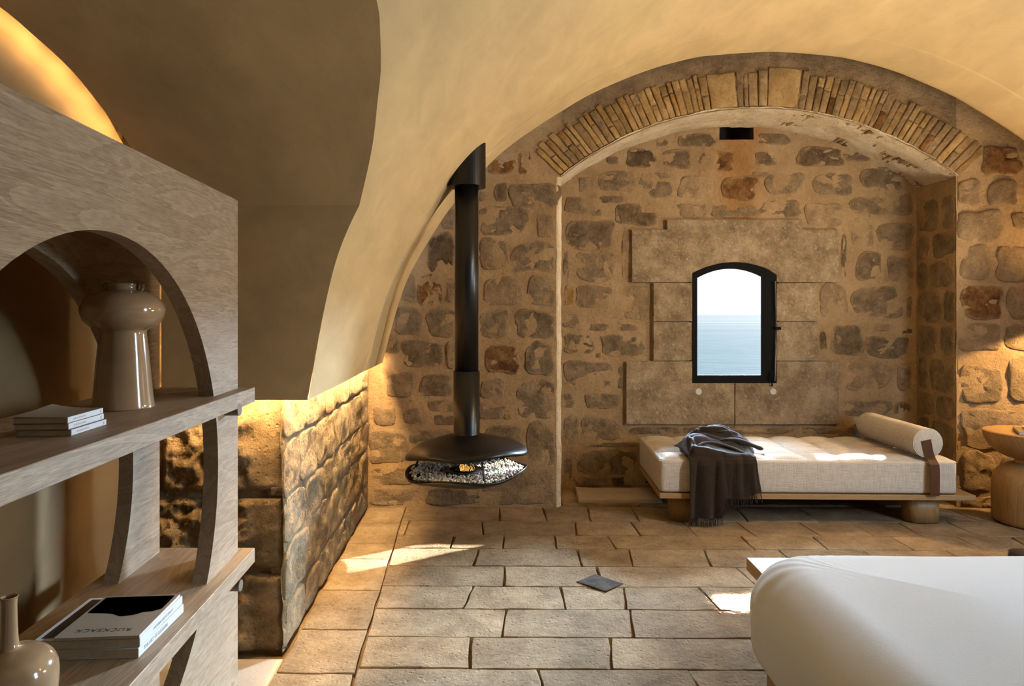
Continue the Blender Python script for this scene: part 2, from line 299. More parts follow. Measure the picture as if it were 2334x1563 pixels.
def lathe(bm, prof, n=48, c=(0, 0, 0), zfn=None, caps=True):
    rings = []
    for r, z in prof:
        rings.append([bm.verts.new((c[0] + r * cos(2 * pi * i / n), c[1] + r * sin(2 * pi * i / n), c[2] + z + (zfn(r, z, 2 * pi * i / n) if zfn else 0))) for i in range(n)])
    for a, b_ in zip(rings, rings[1:]):
        for i in range(n): bm.faces.new((a[i], a[(i + 1) % n], b_[(i + 1) % n], b_[i]))
    if caps:
        if prof[0][0] > 1e-5: bm.faces.new(rings[0][::-1])
        if prof[-1][0] > 1e-5: bm.faces.new(rings[-1])
    return rings
def tube(bm, pts, r, n=8, flat=1.0, up=Vector((0, 0, 1))):
    rings = []; pts = [Vector(p) for p in pts]
    for k, p in enumerate(pts):
        t = (pts[min(k + 1, len(pts) - 1)] - pts[max(k - 1, 0)]).normalized()
        a = t.cross(up); a = a.normalized() if a.length > 1e-4 else Vector((1, 0, 0)); b_ = a.cross(t)
        rr = r(k / (len(pts) - 1)) if callable(r) else r
        rings.append([bm.verts.new(p + a * cos(2 * pi * i / n) * rr + b_ * sin(2 * pi * i / n) * rr * flat) for i in range(n)])
    for x, y in zip(rings, rings[1:]):
        for i in range(n): bm.faces.new((x[i], x[(i + 1) % n], y[(i + 1) % n], y[i]))
    bm.faces.new(rings[0][::-1]); bm.faces.new(rings[-1])
def nz(p, s=1.0, amp=1.0): return noise.noise(Vector(p) * s) * amp
def fbm(p, s=1.0, o=4): return noise.fractal(Vector(p) * s, .6, 2.1, o)
class Fr:   # a plane frame: origin, U, V and the outward direction W
    def __init__(s, o, u, v, w): s.o, s.u, s.v, s.w = Vector(o), Vector(u), Vector(v), Vector(w)
    def __call__(s, a, b, c): return s.o + s.u * a + s.v * b + s.w * c
def blob(x0, y0, x1, y1, jit=.06, n=26, e=3.2, seed=0):
    rs = random.Random(seed); cx, cy, hx, hy = (x0 + x1) / 2, (y0 + y1) / 2, abs(x1 - x0) / 2, abs(y1 - y0) / 2
    out = []; ph = [rs.uniform(0, 6.28) for _ in range(4)]
    for i in range(n):
        t = 2 * pi * (i + rs.uniform(-.2, .2)) / n; c_, s_ = cos(t), sin(t)
        r = (abs(c_) ** e + abs(s_) ** e) ** (-1 / e)
        r *= 1 + jit * .45 * noise.noise(Vector((c_ * 3.1, s_ * 3.1, seed * .37))) + jit * .5 * noise.noise(Vector((c_ * 7, s_ * 7, seed * .61)))
        r *= 1 + jit * (sin(2 * t + ph[0]) * .6 + sin(3 * t + ph[1]) * .7 + sin(5 * t + ph[2]) * .4)
        out.append((cx + hx * r * c_, cy + hy * r * s_))
    return out
def rectpts(x0, y0, x1, y1, n=4, jit=.003, rs=random, cr=.0):
    P = [(x0, y0), (x1, y0), (x1, y1), (x0, y1)]
    out = []
    for k in range(4):
        a, b_ = P[k], P[(k + 1) % 4]
        for i in range(n):
            t = i / n
            out.append((a[0] + (b_[0] - a[0]) * t + rs.uniform(-jit, jit), a[1] + (b_[1] - a[1]) * t + rs.uniform(-jit, jit)))
    return out
def piece(name, parent, pts, fr, h, depth, m, inset=.015, rough=.006, rings=(.62, .3), nfreq=9, smooth=True):
    """one stone: star-shaped outline, body sunk `depth` into the bed, face raised by h with a worn edge"""
    cx = sum(p[0] for p in pts) / len(pts); cy = sum(p[1] for p in pts) / len(pts); o0 = fr(cx, cy, 0)
    vs = []; n = len(pts)
    def ring(k, wv, amp, ab=None):
        for (x, y) in pts:
            dx, dy = x - cx, y - cy; L_ = max(1e-4, sqrt(dx * dx + dy * dy))
            kk = max(.1, 1 - ab / L_) if ab is not None else k
            p = fr(cx + dx * kk, cy + dy * kk, wv)
            if amp: p = p + fr.w * (noise.fractal(p * nfreq, .7, 2.1, 4) * amp)
            vs.append(p - o0)
    ring(1, -depth, 0); ring(1, h * .25, rough * .3); ring(0, h * .82, rough * .7, inset * .35); ring(0, h, rough, inset)
    for k in rings: ring(k * (1 - inset / max(.02, min(abs(pts[0][0] - cx), 1))), h * 1.04, rough)
    vs.append(fr(cx, cy, h * 1.04) + fr.w * nz(fr(cx, cy, 0), nfreq, rough) - o0)
    fs = []; nr = 4 + len(rings)
    for r in range(nr - 1):
        for i in range(n):
            j = (i + 1) % n; fs.append((r * n + i, r * n + j, (r + 1) * n + j, (r + 1) * n + i))
    for i in range(n): fs.append(((nr - 1) * n + i, (nr - 1) * n + (i + 1) % n, nr * n))
    me = bpy.data.meshes.new(name); me.from_pydata(vs, [], fs); me.update()
    at_ = me.attributes.new('edge', 'FLOAT', 'POINT'); lv = [1, 1, .85, .5] + [.12, 0, 0, 0, 0, 0][:len(rings)]
    at_.data.foreach_set('value', [v for v in lv for _ in range(n)] + [0])
    if (fr.u.cross(fr.v)).dot(fr.w) < 0: me.flip_normals()
    o = obj(name, me, m, parent, smooth); o.location = o0
    return o

# ------------------------------------------------------------------ vault profile
PX = [(881, 800), (906, 709), (934, 631), (977, 555), (1034, 470), (1109, 385), (1178, 325), (1291, 251), (1358, 214), (1469, 168), (1560, 143), (1614, 134), (1744, 125)]
k_ = 4.97 / F
prof = [((x - CX) * k_, H - (y - HY) * k_) for x, y in PX]
prof = [(-.925, 1.065)] + prof
XM = 1.85
prof = [p for p in prof if p[0] < XM - .05]
prof = prof + [(XM, 3.279)] + [(2 * XM - x, z) for x, z in prof[::-1]]
def catmull(P, n):
    out = []
    Q = [(2 * P[0][0] - P[1][0], 2 * P[0][1] - P[1][1])] + P + [(2 * P[-1][0] - P[-2][0], 2 * P[-1][1] - P[-2][1])]
    for i in range(1, len(Q) - 2):
        for k in range(n):
            t = k / n; p = []
            for c_ in (0, 1):
                a, b_, c, d = Q[i - 1][c_], Q[i][c_], Q[i + 1][c_], Q[i + 2][c_]
                p.append(.5 * (2 * b_ + (c - a) * t + (2 * a - 5 * b_ + 4 * c - d) * t * t + (3 * b_ - a - 3 * c + d) * t ** 3))
            out.append(tuple(p))
    out.append(P[-1]); return out
fine = catmull(prof, 12)
for _ in range(3):   # smooth measuring noise out
    fine = [fine[0]] + [((a[0] + 2 * b_[0] + c[0]) / 4, (a[1] + 2 * b_[1] + c[1]) / 4) for a, b_, c in zip(fine, fine[1:], fine[2:])] + [fine[-1]]
cum = [0]
for a, b_ in zip(fine, fine[1:]): cum.append(cum[-1] + math.dist(a, b_))
def at(s):
    s = max(0, min(cum[-1] - 1e-6, s))
    lo, hi = 0, len(cum) - 1
    while hi - lo > 1:
        mid = (lo + hi) // 2
        if cum[mid] <= s: lo = mid
        else: hi = mid
    t = (s - cum[lo]) / (cum[lo + 1] - cum[lo])
    return (fine[lo][0] + (fine[lo + 1][0] - fine[lo][0]) * t, fine[lo][1] + (fine[lo + 1][1] - fine[lo][1]) * t)
def s_of_z(z):
    lo, hi = 0, cum[-1] / 2
    for _ in range(30):
        mid = (lo + hi) / 2
        if at(mid)[1] < z: lo = mid
        else: hi = mid
    return lo
def shift(z, d): return .106 * min(1.15, (4.97 - d) / 2.21) * min(1, max(0, (2.2 - z) / 1.13))
def VP(s, d):
    x, z = at(s)
    if x < XM: x += shift(z, d)
    return x, z
DP = 2.76; ZS = 1.905
ZC = [(1.36, 2.290), (1.855, 2.255), (2.015, 2.2295), (2.195, 2.187), (2.34, 2.125), (2.495, 2.05), (2.62, 1.964), (DP, ZS - .06)]
ZC = catmull(ZC, 8)
def zc(d):
    if d < 1.36: d = 2.72 - d
    for a, b_ in zip(ZC, ZC[1:]):
        if d <= b_[0]: 
            t = (d - a[0]) / (b_[0] - a[0]); return a[1] + (b_[1] - a[1]) * t
    return ZC[-1][1]
DN = 2.72 - DP
def s0(d):
    if DN < d < DP: return s_of_z(zc(d))
    return 0.0
ceil = empty('ceiling', kind='structure')
ds = [-1.6 + i * .12 for i in range(14)]
ds = [d for d in ds if d < DN - .02] + [DN - .0001, DN + .0001] + [DN + (DP - DN) * i / 44 for i in range(1, 44)] + [DP - .0001, DP + .0001]
ds += [DP + .05 * i for i in range(1, 44) if DP + .05 * i < 4.88] + [4.90, 4.92, 4.935, 4.95, 4.96, 4.967, 4.97]
NS = 150
vs = []; fs = []
def voff(d, s, z, x):
    o = 0
    if d > 4.90: q = (d - 4.90) / .07; o += .028 * q * q
    dg = 4.1 + (z - 1.07) * .36; f_ = max(0, min(1, (-.0 - x) / .35)) if x < 0 else 0
    t = abs(d - dg); f_ *= max(0, min(1, (z - 1.067) / .12))
    o += f_ * (.050 * math.exp(-(t / .030) ** 2) - .020 * math.exp(-((d - dg + .12) / .10) ** 2))
    return o
# extra rows where the groove runs
ds = sorted(set(ds) | {4.0 + .014 * i for i in range(64)})
def vault_part(rows, name):
    vs = []; fs = []
    for d in rows:
        a = s0(d)
        for i in range(NS + 1):
            s = a + (cum[-1] - a) * (i / NS) ** 1.25
            x, z = VP(s, d); x2, z2 = VP(s + .004, d); tx, tz = x2 - x, z2 - z; ln = sqrt(tx * tx + tz * tz) or 1
            o = voff(d, s, z, x) + .004 * nz((x * 1.2, d, z), 1.5)
            vs.append((x - tz / ln * o, d, z + tx / ln * o))
    for j in range(len(rows) - 1):
        for i in range(NS): fs.append((j * (NS + 1) + i, j * (NS + 1) + i + 1, (j + 1) * (NS + 1) + i + 1, (j + 1) * (NS + 1) + i))
    me = bpy.data.meshes.new(name); me.from_pydata(vs, [], fs); me.update(); return obj(name, me, 'plaster', ceil, True)
vault_part([d for d in ds if d <= DN], 'main_vault'); vault_part([d for d in ds if DN < d < DP], 'main_vault'); vault_part([d for d in ds if d > DP], 'main_vault')
XE = -1.405
def groinx(d): return VP(s0(d), d)[0]
# lunette, its springing wall on the pier, and the same wall nearer
nd, nx = 60, 24
def lun(u, v):
    d = DN + (DP - DN) * u; xg = groinx(min(max(d, DN + .0001), DP - .0001)); return (XE + (xg - XE) * v, d, zc(d))
grid(lun, nd, nx, 'side_lunette', 'plaster', ceil)
for D, nm in ((DP, 'springing_face'), (DN, 'springing_face')):
    def face(u, v, D=D):
        z = 1.065 + (zc(D) - 1.065) * v; x = VP(s_of_z(z), D)[0]; return (XE + (x - XE) * u, D, z)
    grid(face, 10, 24, nm, 'plaster', ceil)
# underside lip of the shell over the cove
def lip(u, v):
    d = DP + (4.97 - DP) * u; x = VP(0, d)[0]; return (x - .035 * v, d - 0 * v, 1.065)
grid(lip, 12, 1, 'shell_lip', 'plaster', ceil)
grid(lambda u, v: (XE + (VP(0, DP)[0] - XE) * u, DP + .035 * v, 1.065), 6, 1, 'shell_lip', 'plaster', ceil)
grid(lambda u, v: (XE, DN + (DP - DN) * u, zc(DN + (DP - DN) * u) + .03 * v), 60, 1, 'shell_lip', 'plaster', ceil)
grid(lambda u, v: (XE, DP + .03 * v, 1.065 + .78 * u), 6, 1, 'shell_lip', 'plaster', ceil)

# ------------------------------------------------------------------ outer room shell
def plane(name, pts, m, parent=None, kind='structure'):
    me = bpy.data.meshes.new(name); me.from_pydata(pts, [], [tuple(range(len(pts)))]); me.update(); return obj(name, me, m, parent, kind=kind)
plane('ceiling_slab', [(-1.7, -1.7, 3.6), (4.9, -1.7, 3.6), (4.9, 5.7, 3.6), (-1.7, 5.7, 3.6)], 'mortar', ceil, None)
plane('wall_right', [(4.78, -1.7, -.1), (4.78, 5.7, -.1), (4.78, 5.7, 3.6), (4.78, -1.7, 3.6)], 'darkwall')
plane('wall_rear', [(-1.7, -1.65, -.1), (4.9, -1.65, -.1), (4.9, -1.65, 3.6), (-1.7, -1.65, 3.6)], 'darkwall')

# ------------------------------------------------------------------ back wall (y = 5.07) with its niche
BD, ND = 5.07, 5.56
XL, XR = .365, 3.27; AXC = (XL + XR) / 2; RI = 2.35; AZC = 2.92 - RI; HS = (XR - XL) / 2
ZSP = AZC + sqrt(RI * RI - HS * HS)
wb = empty('wall_back', kind='structure')
def strip(x0, x1, z0f, z1f, d, nu, nv, name, m, parent, amp=.006):
    def f(u, v):
        x = x0 + (x1 - x0) * u; z0, z1 = z0f(x), z1f(x); z = z0 + (z1 - z0) * v
        return (x, d + fbm((x, d, z), 5) * amp, z)
    return grid(f, nu, nv, name, m, parent)
arc = lambda x: AZC + sqrt(max(0, RI * RI - (x - AXC) ** 2))
strip(-1.7, .327, lambda x: -.06, lambda x: 3.6, BD, 60, 90, 'wall_face', 'mortar', wb)
strip(.327, XL + .002, lambda x: ZSP if x > .36 else ZSP - .0, lambda x: 3.6, BD, 2, 30, 'wall_face', 'mortar', wb)
strip(XL, XR, arc, lambda x: 3.6, BD, 120, 26, 'spandrel', 'rubble', wb, .010)
strip(XR - .03, XR + .06, lambda x: ZSP + .01, lambda x: 3.6, BD + .012, 4, 26, 'spandrel', 'rubble', wb)
strip(XL - .08, XL + .04, lambda x: ZSP + .03, lambda x: 3.6, BD + .012, 4, 26, 'spandrel', 'rubble', wb)
strip(XR, 4.9, lambda x: -.06, lambda x: 3.6, BD, 50, 90, 'wall_face', 'mortar', wb)
# jambs and soffit
def jl(u, v):
    z = -.06 + (ZSP + .075) * v; P_ = [(.327, BD), (.340, BD + .004), (.3655, BD + .045), (.372, ND + .02)]
    k = min(2, int(u * 3)); t = u * 3 - k; x = P_[k][0] + (P_[k + 1][0] - P_[k][0]) * t; y = P_[k][1] + (P_[k + 1][1] - P_[k][1]) * t
    return (x + fbm((x, y, z), 6) * .006, y, z)
grid(jl, 24, 80, 'jamb', 'soffit', wb)
def jr(u, v):
    y = BD + (ND + .02 - BD) * u; z = -.06 + (ZSP + .10) * v; r = .03; 
    x = XR + (fbm((3, y, z), 5) * .008 if u > .02 else 0) + (.012 if u < .04 else 0)
    return (x, y, z)
grid(jr, 24, 80, 'jamb', 'mortar', wb)
A0 = math.asin(HS / RI)
def sf(u, v):
    a = -A0 + 2 * A0 * u; y = BD - .012 + (ND + .03 - BD) * v; r = RI + .004 + fbm((u * 7, y * 2.5, 0), 2.2) * .010 + (0 if v > .03 else .008)
    return (AXC + r * sin(a), y, AZC + r * cos(a))
grid(sf, 160, 20, 'soffit', 'soffit', wb)
# voussoirs
bk = random.Random(3); ang = -A0 * 1.0; idx = 0
ring = []
a = -A0
while a < A0:
    xm = AXC + 2.5 * sin(a)
    px = CX + (AXC + 2.5 * sin(a) ) * F / BD
    if 1612 < px < 1640: wd = .208; typ = 'big'
    elif 1690 < px < 1700: wd = .036; typ = 'thin'
    elif 1700 < px < 1733: wd = .072; typ = 'mid'
    elif 1733 < px < 1745: wd = .034; typ = 'dk'
    elif 1745 < px < 1766: wd = .235; typ = 'big2'
    else: wd = bk.uniform(.036, .060); typ = 'brick'
    ring.append((a, wd / 2.5, typ)); a += wd / 2.5
for a, da, typ in ring:
    px = CX + (AXC + 2.5 * sin(a)) * F / BD
    r0, r1 = RI + (.018 if px < 1800 else .009), RI + .292 + bk.uniform(-.03, .012)
    if typ in ('big', 'big2'): parts = [(r0, r1 + .0)]; mm = 'archst'
    elif typ == 'mid': parts = [(r0, r1 - .02)]; mm = 'brickb'
    elif typ == 'dk': parts = [(r0, r1 - .05)]; mm = 'brickd'
    elif typ == 'thin': parts = [(r0, RI + .15), (RI + .156, r1 - .01)]; mm = 'lightst'
    else:
        q = bk.random(); sp_ = RI + bk.uniform(.09, .2)
        parts = [(r0, sp_), (sp_ + .008, r1)] if q < .62 else [(r0, r1)]
        mm = None
    tilt = a * .22
    for (ra, rb) in parts:
        m_ = mm or (bk.choice(['brick', 'brick', 'archst', 'brick', 'ochre', 'brickb'] if px < 1640 else ['brickb', 'brickb', 'brick', 'brickb', 'brickd', 'brick']))
        if m_ == 'brickd' and typ == 'brick' and bk.random() < .6: m_ = 'brickb'
        g_ = .0035 / 2.5; a0_, a1_ = a + g_, a + da - g_
        rc = RI
        def pr(aa, r):
            return (AXC + rc * sin(aa) + (r - rc) * sin(aa + tilt), AZC + rc * cos(aa) + (r - rc) * cos(aa + tilt))
        n_ = 3; pts = []
        for i in range(n_): pts.append(pr(a0_ + (a1_ - a0_) * i / n_, ra + bk.uniform(-.003, .003)))
        for i in range(n_ + 1): pts.append((lambda p: (p[0] + bk.uniform(-.002, .002), p[1]))(pr(a1_, ra + (rb - ra) * i / (n_ + 1))))
        for i in range(n_): pts.append(pr(a1_ + (a0_ - a1_) * i / n_, rb + bk.uniform(-.004, .004)))
        for i in range(n_ + 1): pts.append((lambda p: (p[0] + bk.uniform(-.002, .002), p[1]))(pr(a0_, rb + (ra - rb) * i / (n_ + 1))))
        piece('brick' if typ == 'brick' else 'arch_stone', wb, pts, Fr((0, BD, 0), (1, 0, 0), (0, 0, 1), (0, -1, 0)), .008 + bk.uniform(-.003, .005), (ND - BD) if ra == r0 else .1, m_, inset=.007, rough=.004, rings=(.5,), nfreq=14)
# stones of the front face, pixel boxes read off the photograph
FB = Fr((0, BD, 0), (1, 0, 0), (0, 0, 1), (0, -1, 0))
def pxstone(parent, b_, d, m, h=.010, e=5.0, jit=.05, fr=None, rough=.008, n=28, seed=None):
    x0, y0, x1, y1 = b_; p0 = W(x0, y1, d); p1 = W(x1, y0, d)
    pts = blob(p0.x, p0.z, p1.x, p1.z, jit, n, e, seed if seed is not None else hash((x0, y0)) % 9999)
    fr = fr or Fr((0, d, 0), (1, 0, 0), (0, 0, 1), (0, -1, 0))
    sz = min(abs(p1.x - p0.x), abs(p1.z - p0.z))
    return piece('stone', parent, pts, fr, h, .03, m, inset=min(.022, sz * .2), rough=rough)
g, k2, l_, r_, o_ = 'grey', 'dark', 'lightst', 'rust', 'ochre'
front = [(1128, 417, 1158, 459, g), (1164, 417, 1277, 475, g), (1093, 437, 1112, 458, g), (1093, 470, 1204, 534, g), (1223, 487, 1264, 541, l_),
 (1008, 475, 1036, 522, g), (977, 532, 1036, 620, k2), (1093, 544, 1159, 615, l_), (1166, 551, 1264, 620, g), (918, 625, 948, 688, g), (953, 624, 1010, 698, r_),
 (1018, 626, 1040, 686, l_), (1105, 631, 1190, 698, l_), (1204, 627, 1264, 698, g), (900, 698, 960, 762, g), (972, 702, 1040, 766, g), (1093, 705, 1159, 769, g),
 (1173, 705, 1264, 771, g), (880, 770, 911, 806, g), (917, 776, 1010, 836, g), (1018, 780, 1040, 840, l_), (1107, 785, 1182, 851, r_), (1197, 780, 1264, 855, g),
 (883, 848, 945, 905, l_), (959, 851, 1029, 904, g), (1097, 863, 1151, 909, g), (1180, 865, 1264, 953, g), (978, 911, 1040, 938, g), (988, 945, 1040, 968, g),
 (852, 928, 900, 970, g), (920, 931, 964, 967, g), (1090, 916, 1151, 955, g), (1148, 941, 1168, 955, o_), (842, 980, 927, 1057, g), (935, 978, 1032, 1012, g),
 (1100, 970, 1190, 1018, g), (1200, 963, 1264, 1060, l_), (940, 1020, 1040, 1058, l_), (1050, 1025, 1190, 1062, l_), (845, 1064, 947, 1106, g), (955, 1066, 1095, 1108, l_), (845, 1113, 960, 1150, g),
 (968, 1113, 1098, 1150, g), (1105, 1070, 1264, 1150, l_), (1112, 362, 1175, 397, r_), (1182, 345, 1208, 396, r_),
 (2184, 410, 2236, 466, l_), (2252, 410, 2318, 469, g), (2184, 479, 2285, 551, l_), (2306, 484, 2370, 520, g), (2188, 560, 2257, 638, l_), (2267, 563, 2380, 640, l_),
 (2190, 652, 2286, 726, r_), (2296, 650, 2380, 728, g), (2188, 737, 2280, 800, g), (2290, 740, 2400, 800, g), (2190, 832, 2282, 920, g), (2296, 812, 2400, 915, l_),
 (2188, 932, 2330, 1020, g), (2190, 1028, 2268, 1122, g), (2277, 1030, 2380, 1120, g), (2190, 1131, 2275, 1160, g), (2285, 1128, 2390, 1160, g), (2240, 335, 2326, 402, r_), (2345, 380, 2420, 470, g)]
for i, q in enumerate(front):
    right = q[0] > 2100
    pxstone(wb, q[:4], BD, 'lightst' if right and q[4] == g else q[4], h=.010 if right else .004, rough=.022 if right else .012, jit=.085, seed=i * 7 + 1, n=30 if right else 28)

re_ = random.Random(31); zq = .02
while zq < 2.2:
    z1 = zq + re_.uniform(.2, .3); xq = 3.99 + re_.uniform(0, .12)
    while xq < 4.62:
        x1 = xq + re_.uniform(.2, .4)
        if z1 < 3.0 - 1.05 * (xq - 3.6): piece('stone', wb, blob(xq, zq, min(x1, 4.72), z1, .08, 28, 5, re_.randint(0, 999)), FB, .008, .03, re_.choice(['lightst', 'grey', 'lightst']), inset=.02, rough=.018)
        xq = x1 + .03
    zq = z1 + .03
# ------------------------------------------------------------------ niche wall with its window
wn = empty('wall_niche', kind='structure')
WX0, WX1, WZ0, WZ1 = W(1578, 0, ND - .03).x, W(1770, 0, ND - .03).x, W(0, 873, ND - .03).z, W(0, 597, ND - .03).z
HX0, HX1, HZ0, HZ1 = W(1640, 0, ND).x, W(1718, 0, ND).x, W(0, 318, ND).z, 2.98
xs = sorted([XL - .05 + (XR + .1 - XL) * i / 90 for i in range(91)] + [WX0 - .02, WX1 + .02, HX0, HX1]); zs = sorted([-.06 + 3.06 * i / 90 for i in range(91)] + [WZ0 - .02, WZ1 - .08, HZ0])
vs = [(x, ND + fbm((x, 0, z), 4) * .007, z) for z in zs for x in xs]; fs = []
for j in range(len(zs) - 1):
    for i in range(len(xs) - 1):
        xc, z_ = (xs[i] + xs[i + 1]) / 2, (zs[j] + zs[j + 1]) / 2
        if WX0 - .02 < xc < WX1 + .02 and WZ0 - .02 < z_ < WZ1 - .08: continue
        if HX0 < xc < HX1 and z_ > HZ0: continue
        if WX0 < xc < WX1 and WZ1 - .1 < z_ < WZ1 - .0: continue
        n_ = len(xs); fs.append((j * n_ + i, j * n_ + i + 1, (j + 1) * n_ + i + 1, (j + 1) * n_ + i))
me = bpy.data.meshes.new('wall_face'); me.from_pydata(vs, [], fs); me.update(); obj('wall_face', me, 'mortar_niche', wn, True)
bm = bmesh.new(); box(bm, HX0 - .02, HX1 + .02, ND + .002, ND + .28, HZ0 - .01, 3.0)
bm.faces.ensure_lookup_table(); bmesh.ops.delete(bm, geom=[f for f in bm.faces if f.normal.y < -.9], context='FACES')
obj('beam_socket', bm, 'hole', wn)
niche = [(1383, 357, 1411, 373, g), (1430, 338, 1493, 383, k2), (1506, 342, 1577, 383, g), (1592, 346, 1688, 391, r_), (1497, 318, 1522, 334, g), (1548, 305, 1628, 336, g),
 (1366, 390, 1448, 439, g), (1454, 394, 1530, 453, g), (1546, 402, 1614, 451, l_), (1645, 402, 1725, 459, r_), (1319, 404, 1356, 437, g), (1288, 449, 1350, 486, g), (1362, 445, 1424, 463, g),
 (1350, 475, 1372, 494, g), (1405, 463, 1497, 514, k2), (1288, 502, 1402, 570, g), (1547, 465, 1614, 496, l_), (1622, 467, 1728, 496, l_), (1418, 526, 1439, 640, l_),
 (1729, 305, 1800, 330, g), (1719, 348, 1792, 379, g), (1815, 336, 1923, 379, k2), (1923, 342, 1988, 368, g), (1714, 392, 1752, 404, g), (1745, 394, 1831, 443, g), (1856, 394, 1942, 445, g),
 (1962, 383, 2056, 432, g), (1733, 457, 1825, 495, g), (1835, 463, 1923, 519, l_), (1938, 449, 2020, 489, g), (2030, 442, 2082, 491, g), (1938, 504, 1990, 558, l_), (2002, 506, 2080, 570, g),
 (1916, 537, 1930, 631, g), (1952, 574, 2009, 639, g), (2023, 586, 2081, 645, g), (1868, 647, 1931, 729, l_), (1945, 653, 2058, 725, g), (1869, 754, 1884, 799, k2), (1896, 740, 1968, 811, g),
 (1982, 737, 2036, 754, l_), (1972, 766, 2073, 814, g), (2056, 748, 2078, 760, k2), (2066, 666, 2078, 723, g), (1927, 829, 2030, 889, l_), (2044, 832, 2077, 887, g), (1927, 910, 2030, 948, g),
 (2037, 915, 2077, 943, g), (1560, 973, 1634, 988, g), (1640, 973, 1798, 989, l_), (1805, 973, 1911, 989, g), (1432, 973, 1552, 989, g), (1284, 573, 1297, 634, g), (1311, 575, 1403, 640, g),
 (1311, 652, 1401, 700, l_), (1287, 650, 1309, 702, o_), (1284, 714, 1321, 748, g), (1415, 649, 1481, 728, l_), (1342, 738, 1454, 754, l_), (1286, 761, 1354, 806, g), (1370, 763, 1466, 812, g),
 (1358, 804, 1370, 816, r_), (1286, 822, 1397, 883, g), (1408, 835, 1420, 883, g), (1283, 894, 1309, 928, g), (1331, 896, 1414, 930, g), (1285, 949, 1321, 1004, g), (1325, 949, 1411, 1004, g),
 (1285, 1044, 1306, 1092, g), (1320, 1022, 1452, 1080, g), (1310, 1086, 1386, 1109, g), (1392, 1086, 1479, 1109, k2), (1320, 1008, 1470, 1018, g), (1940, 960, 2080, 1000, g)]
SN = {g: 'greyn'}
for i, q in enumerate(niche):
    pxstone(wn, q[:4], ND, SN.get(q[4], q[4]), h=.003, jit=.085, rough=.011, seed=i * 11 + 5, e=4.6, n=28)
# dressed stones round the window; the two above and below are notched for the opening
def prism(name, parent, pts, d0, d1, m, bev=.004):
    bm = bmesh.new(); f = bm.faces.new([bm.verts.new((x, d1, z)) for x, z in pts]); r = bmesh.ops.extrude_face_region(bm, geom=[f])
    vv = [v for v in r['geom'] if isinstance(v, bmesh.types.BMVert)]
    for v in vv: v.co.y = d0
    bmesh.ops.recalc_face_normals(bm, faces=bm.faces)
    if bev:
        es = [e for e in bm.edges if all(abs(v.co.y - d0) < 1e-6 for v in e.verts)]
        bmesh.ops.bevel(bm, geom=es, offset=bev, segments=2, affect='EDGES')
    return obj(name, bm, m, parent)
PD = ND - .032
wp = lambda x, y: (W(x, y, PD).x, W(x, y, PD).z)
archp = []
for i in range(17):
    t = i / 16; x = 1578 + 192 * t; y = 622 - 25 * (1 - (2 * t - 1) ** 2) if t < .9 else 622 - 25 * (1 - .64) + (t - .9) * 130
    archp.append((x, y))
lint = [(1440, 523), (1440, 643), (1578, 643)] + archp + [(1770, 643), (1912, 643), (1912, 523), (1830, 523), (1830, 500), (1520, 500), (1520, 523)]
prism('lintel_stone', wn, [wp(*p) for p in lint], PD, ND + .01, 'plaque')
def quad(x0, y0, x1, y1, nm='dressed_stone', dd=0): return prism(nm, wn, [wp(x0, y0), wp(x0, y1), wp(x1, y1), wp(x1, y0)], PD + dd, ND + .06, 'plaque')
quad(1489, 644.5, 1578, 732); quad(1489, 733.5, 1578, 822, dd=.002); quad(1770, 644.5, 1865, 732, dd=.002); quad(1770, 733.5, 1866, 822)
sill = [(1427, 823.5), (1427, 967), (1674, 967), (1674, 873), (1578, 873), (1578, 823.5)]
prism('sill_stone', wn, [wp(*p) for p in sill], PD, ND + .06, 'plaque')
sill = [(1675.5, 873), (1675.5, 967), (1912, 967), (1912, 823.5), (1770, 823.5), (1770, 873)]
prism('sill_stone', wn, [wp(*p) for p in sill], PD - .001, ND + .06, 'plaque')
for x in (1592, 1762):
    p = W(x, 892, PD); bm = bmesh.new(); bmesh.ops.create_cone(bm, cap_ends=True, segments=14, radius1=.027, radius2=.025, depth=.006, matrix=Matrix.Translation((p.x, PD - .002, p.z)) @ Matrix.Rotation(pi / 2, 4, 'X'))
    obj('mortar_plug', bm, 'plug', wn)
# right jamb stones
FJ = Fr((XR + .004, 0, 0), (0, 1, 0), (0, 0, 1), (-1, 0, 0)); rj = random.Random(5); z = .03
while z < ZSP - .12:
    hh = rj.uniform(.17, .3); z1 = min(z + hh, ZSP - .02); sp_ = BD + rj.uniform(.15, .34)
    for (a_, b_) in ((BD + .012, sp_), (sp_ + .025, ND - .02)):
        piece('stone', wb, blob(a_, z, b_, z1, .04, 16, 4.2, rj.randint(0, 999)), FJ, .009, .03, 'grey', inset=.015, rough=.009)
    z = z1 + .022
# window in the niche
w1 = empty('window_1', kind='structure')
fd0, fd1 = PD + .004, PD + .03
def frame_pts(x0, x1, yb, ya, ysl, ysr):
    out = [(x0, yb)]
    for i in range(13):
        t = i / 12; y0 = ysl + (ysr - ysl) * t; out.append((x0 + (x1 - x0) * t, y0 - (ysl - ya) * (1 - (2 * t - 1) ** 2)))
    out.append((x1, yb)); return out
oin = frame_pts(1590, 1737, 855, 613.5, 633, 630)
oout = frame_pts(1572, 1776, 880, 592, 617, 617)
bm = bmesh.new()
def q2(p, d): return W(p[0], p[1], PD) + Vector((0, d - PD, 0))
A = [[bm.verts.new(q2(p, d)) for p in pts] for pts, d in ((oout, fd0), (oin, fd0 + .006), (oin, fd1), (oout, fd1))]
n_ = len(oin)
for a_, b_ in ((0, 1), (1, 2), (2, 3), (3, 0)):
    for i in range(n_):
        j = (i + 1) % n_; bm.faces.new((A[a_][i], A[a_][j], A[b_][j], A[b_][i]))
bmesh.ops.recalc_face_normals(bm, faces=bm.faces); obj('window_frame', bm, 'frameb', w1)
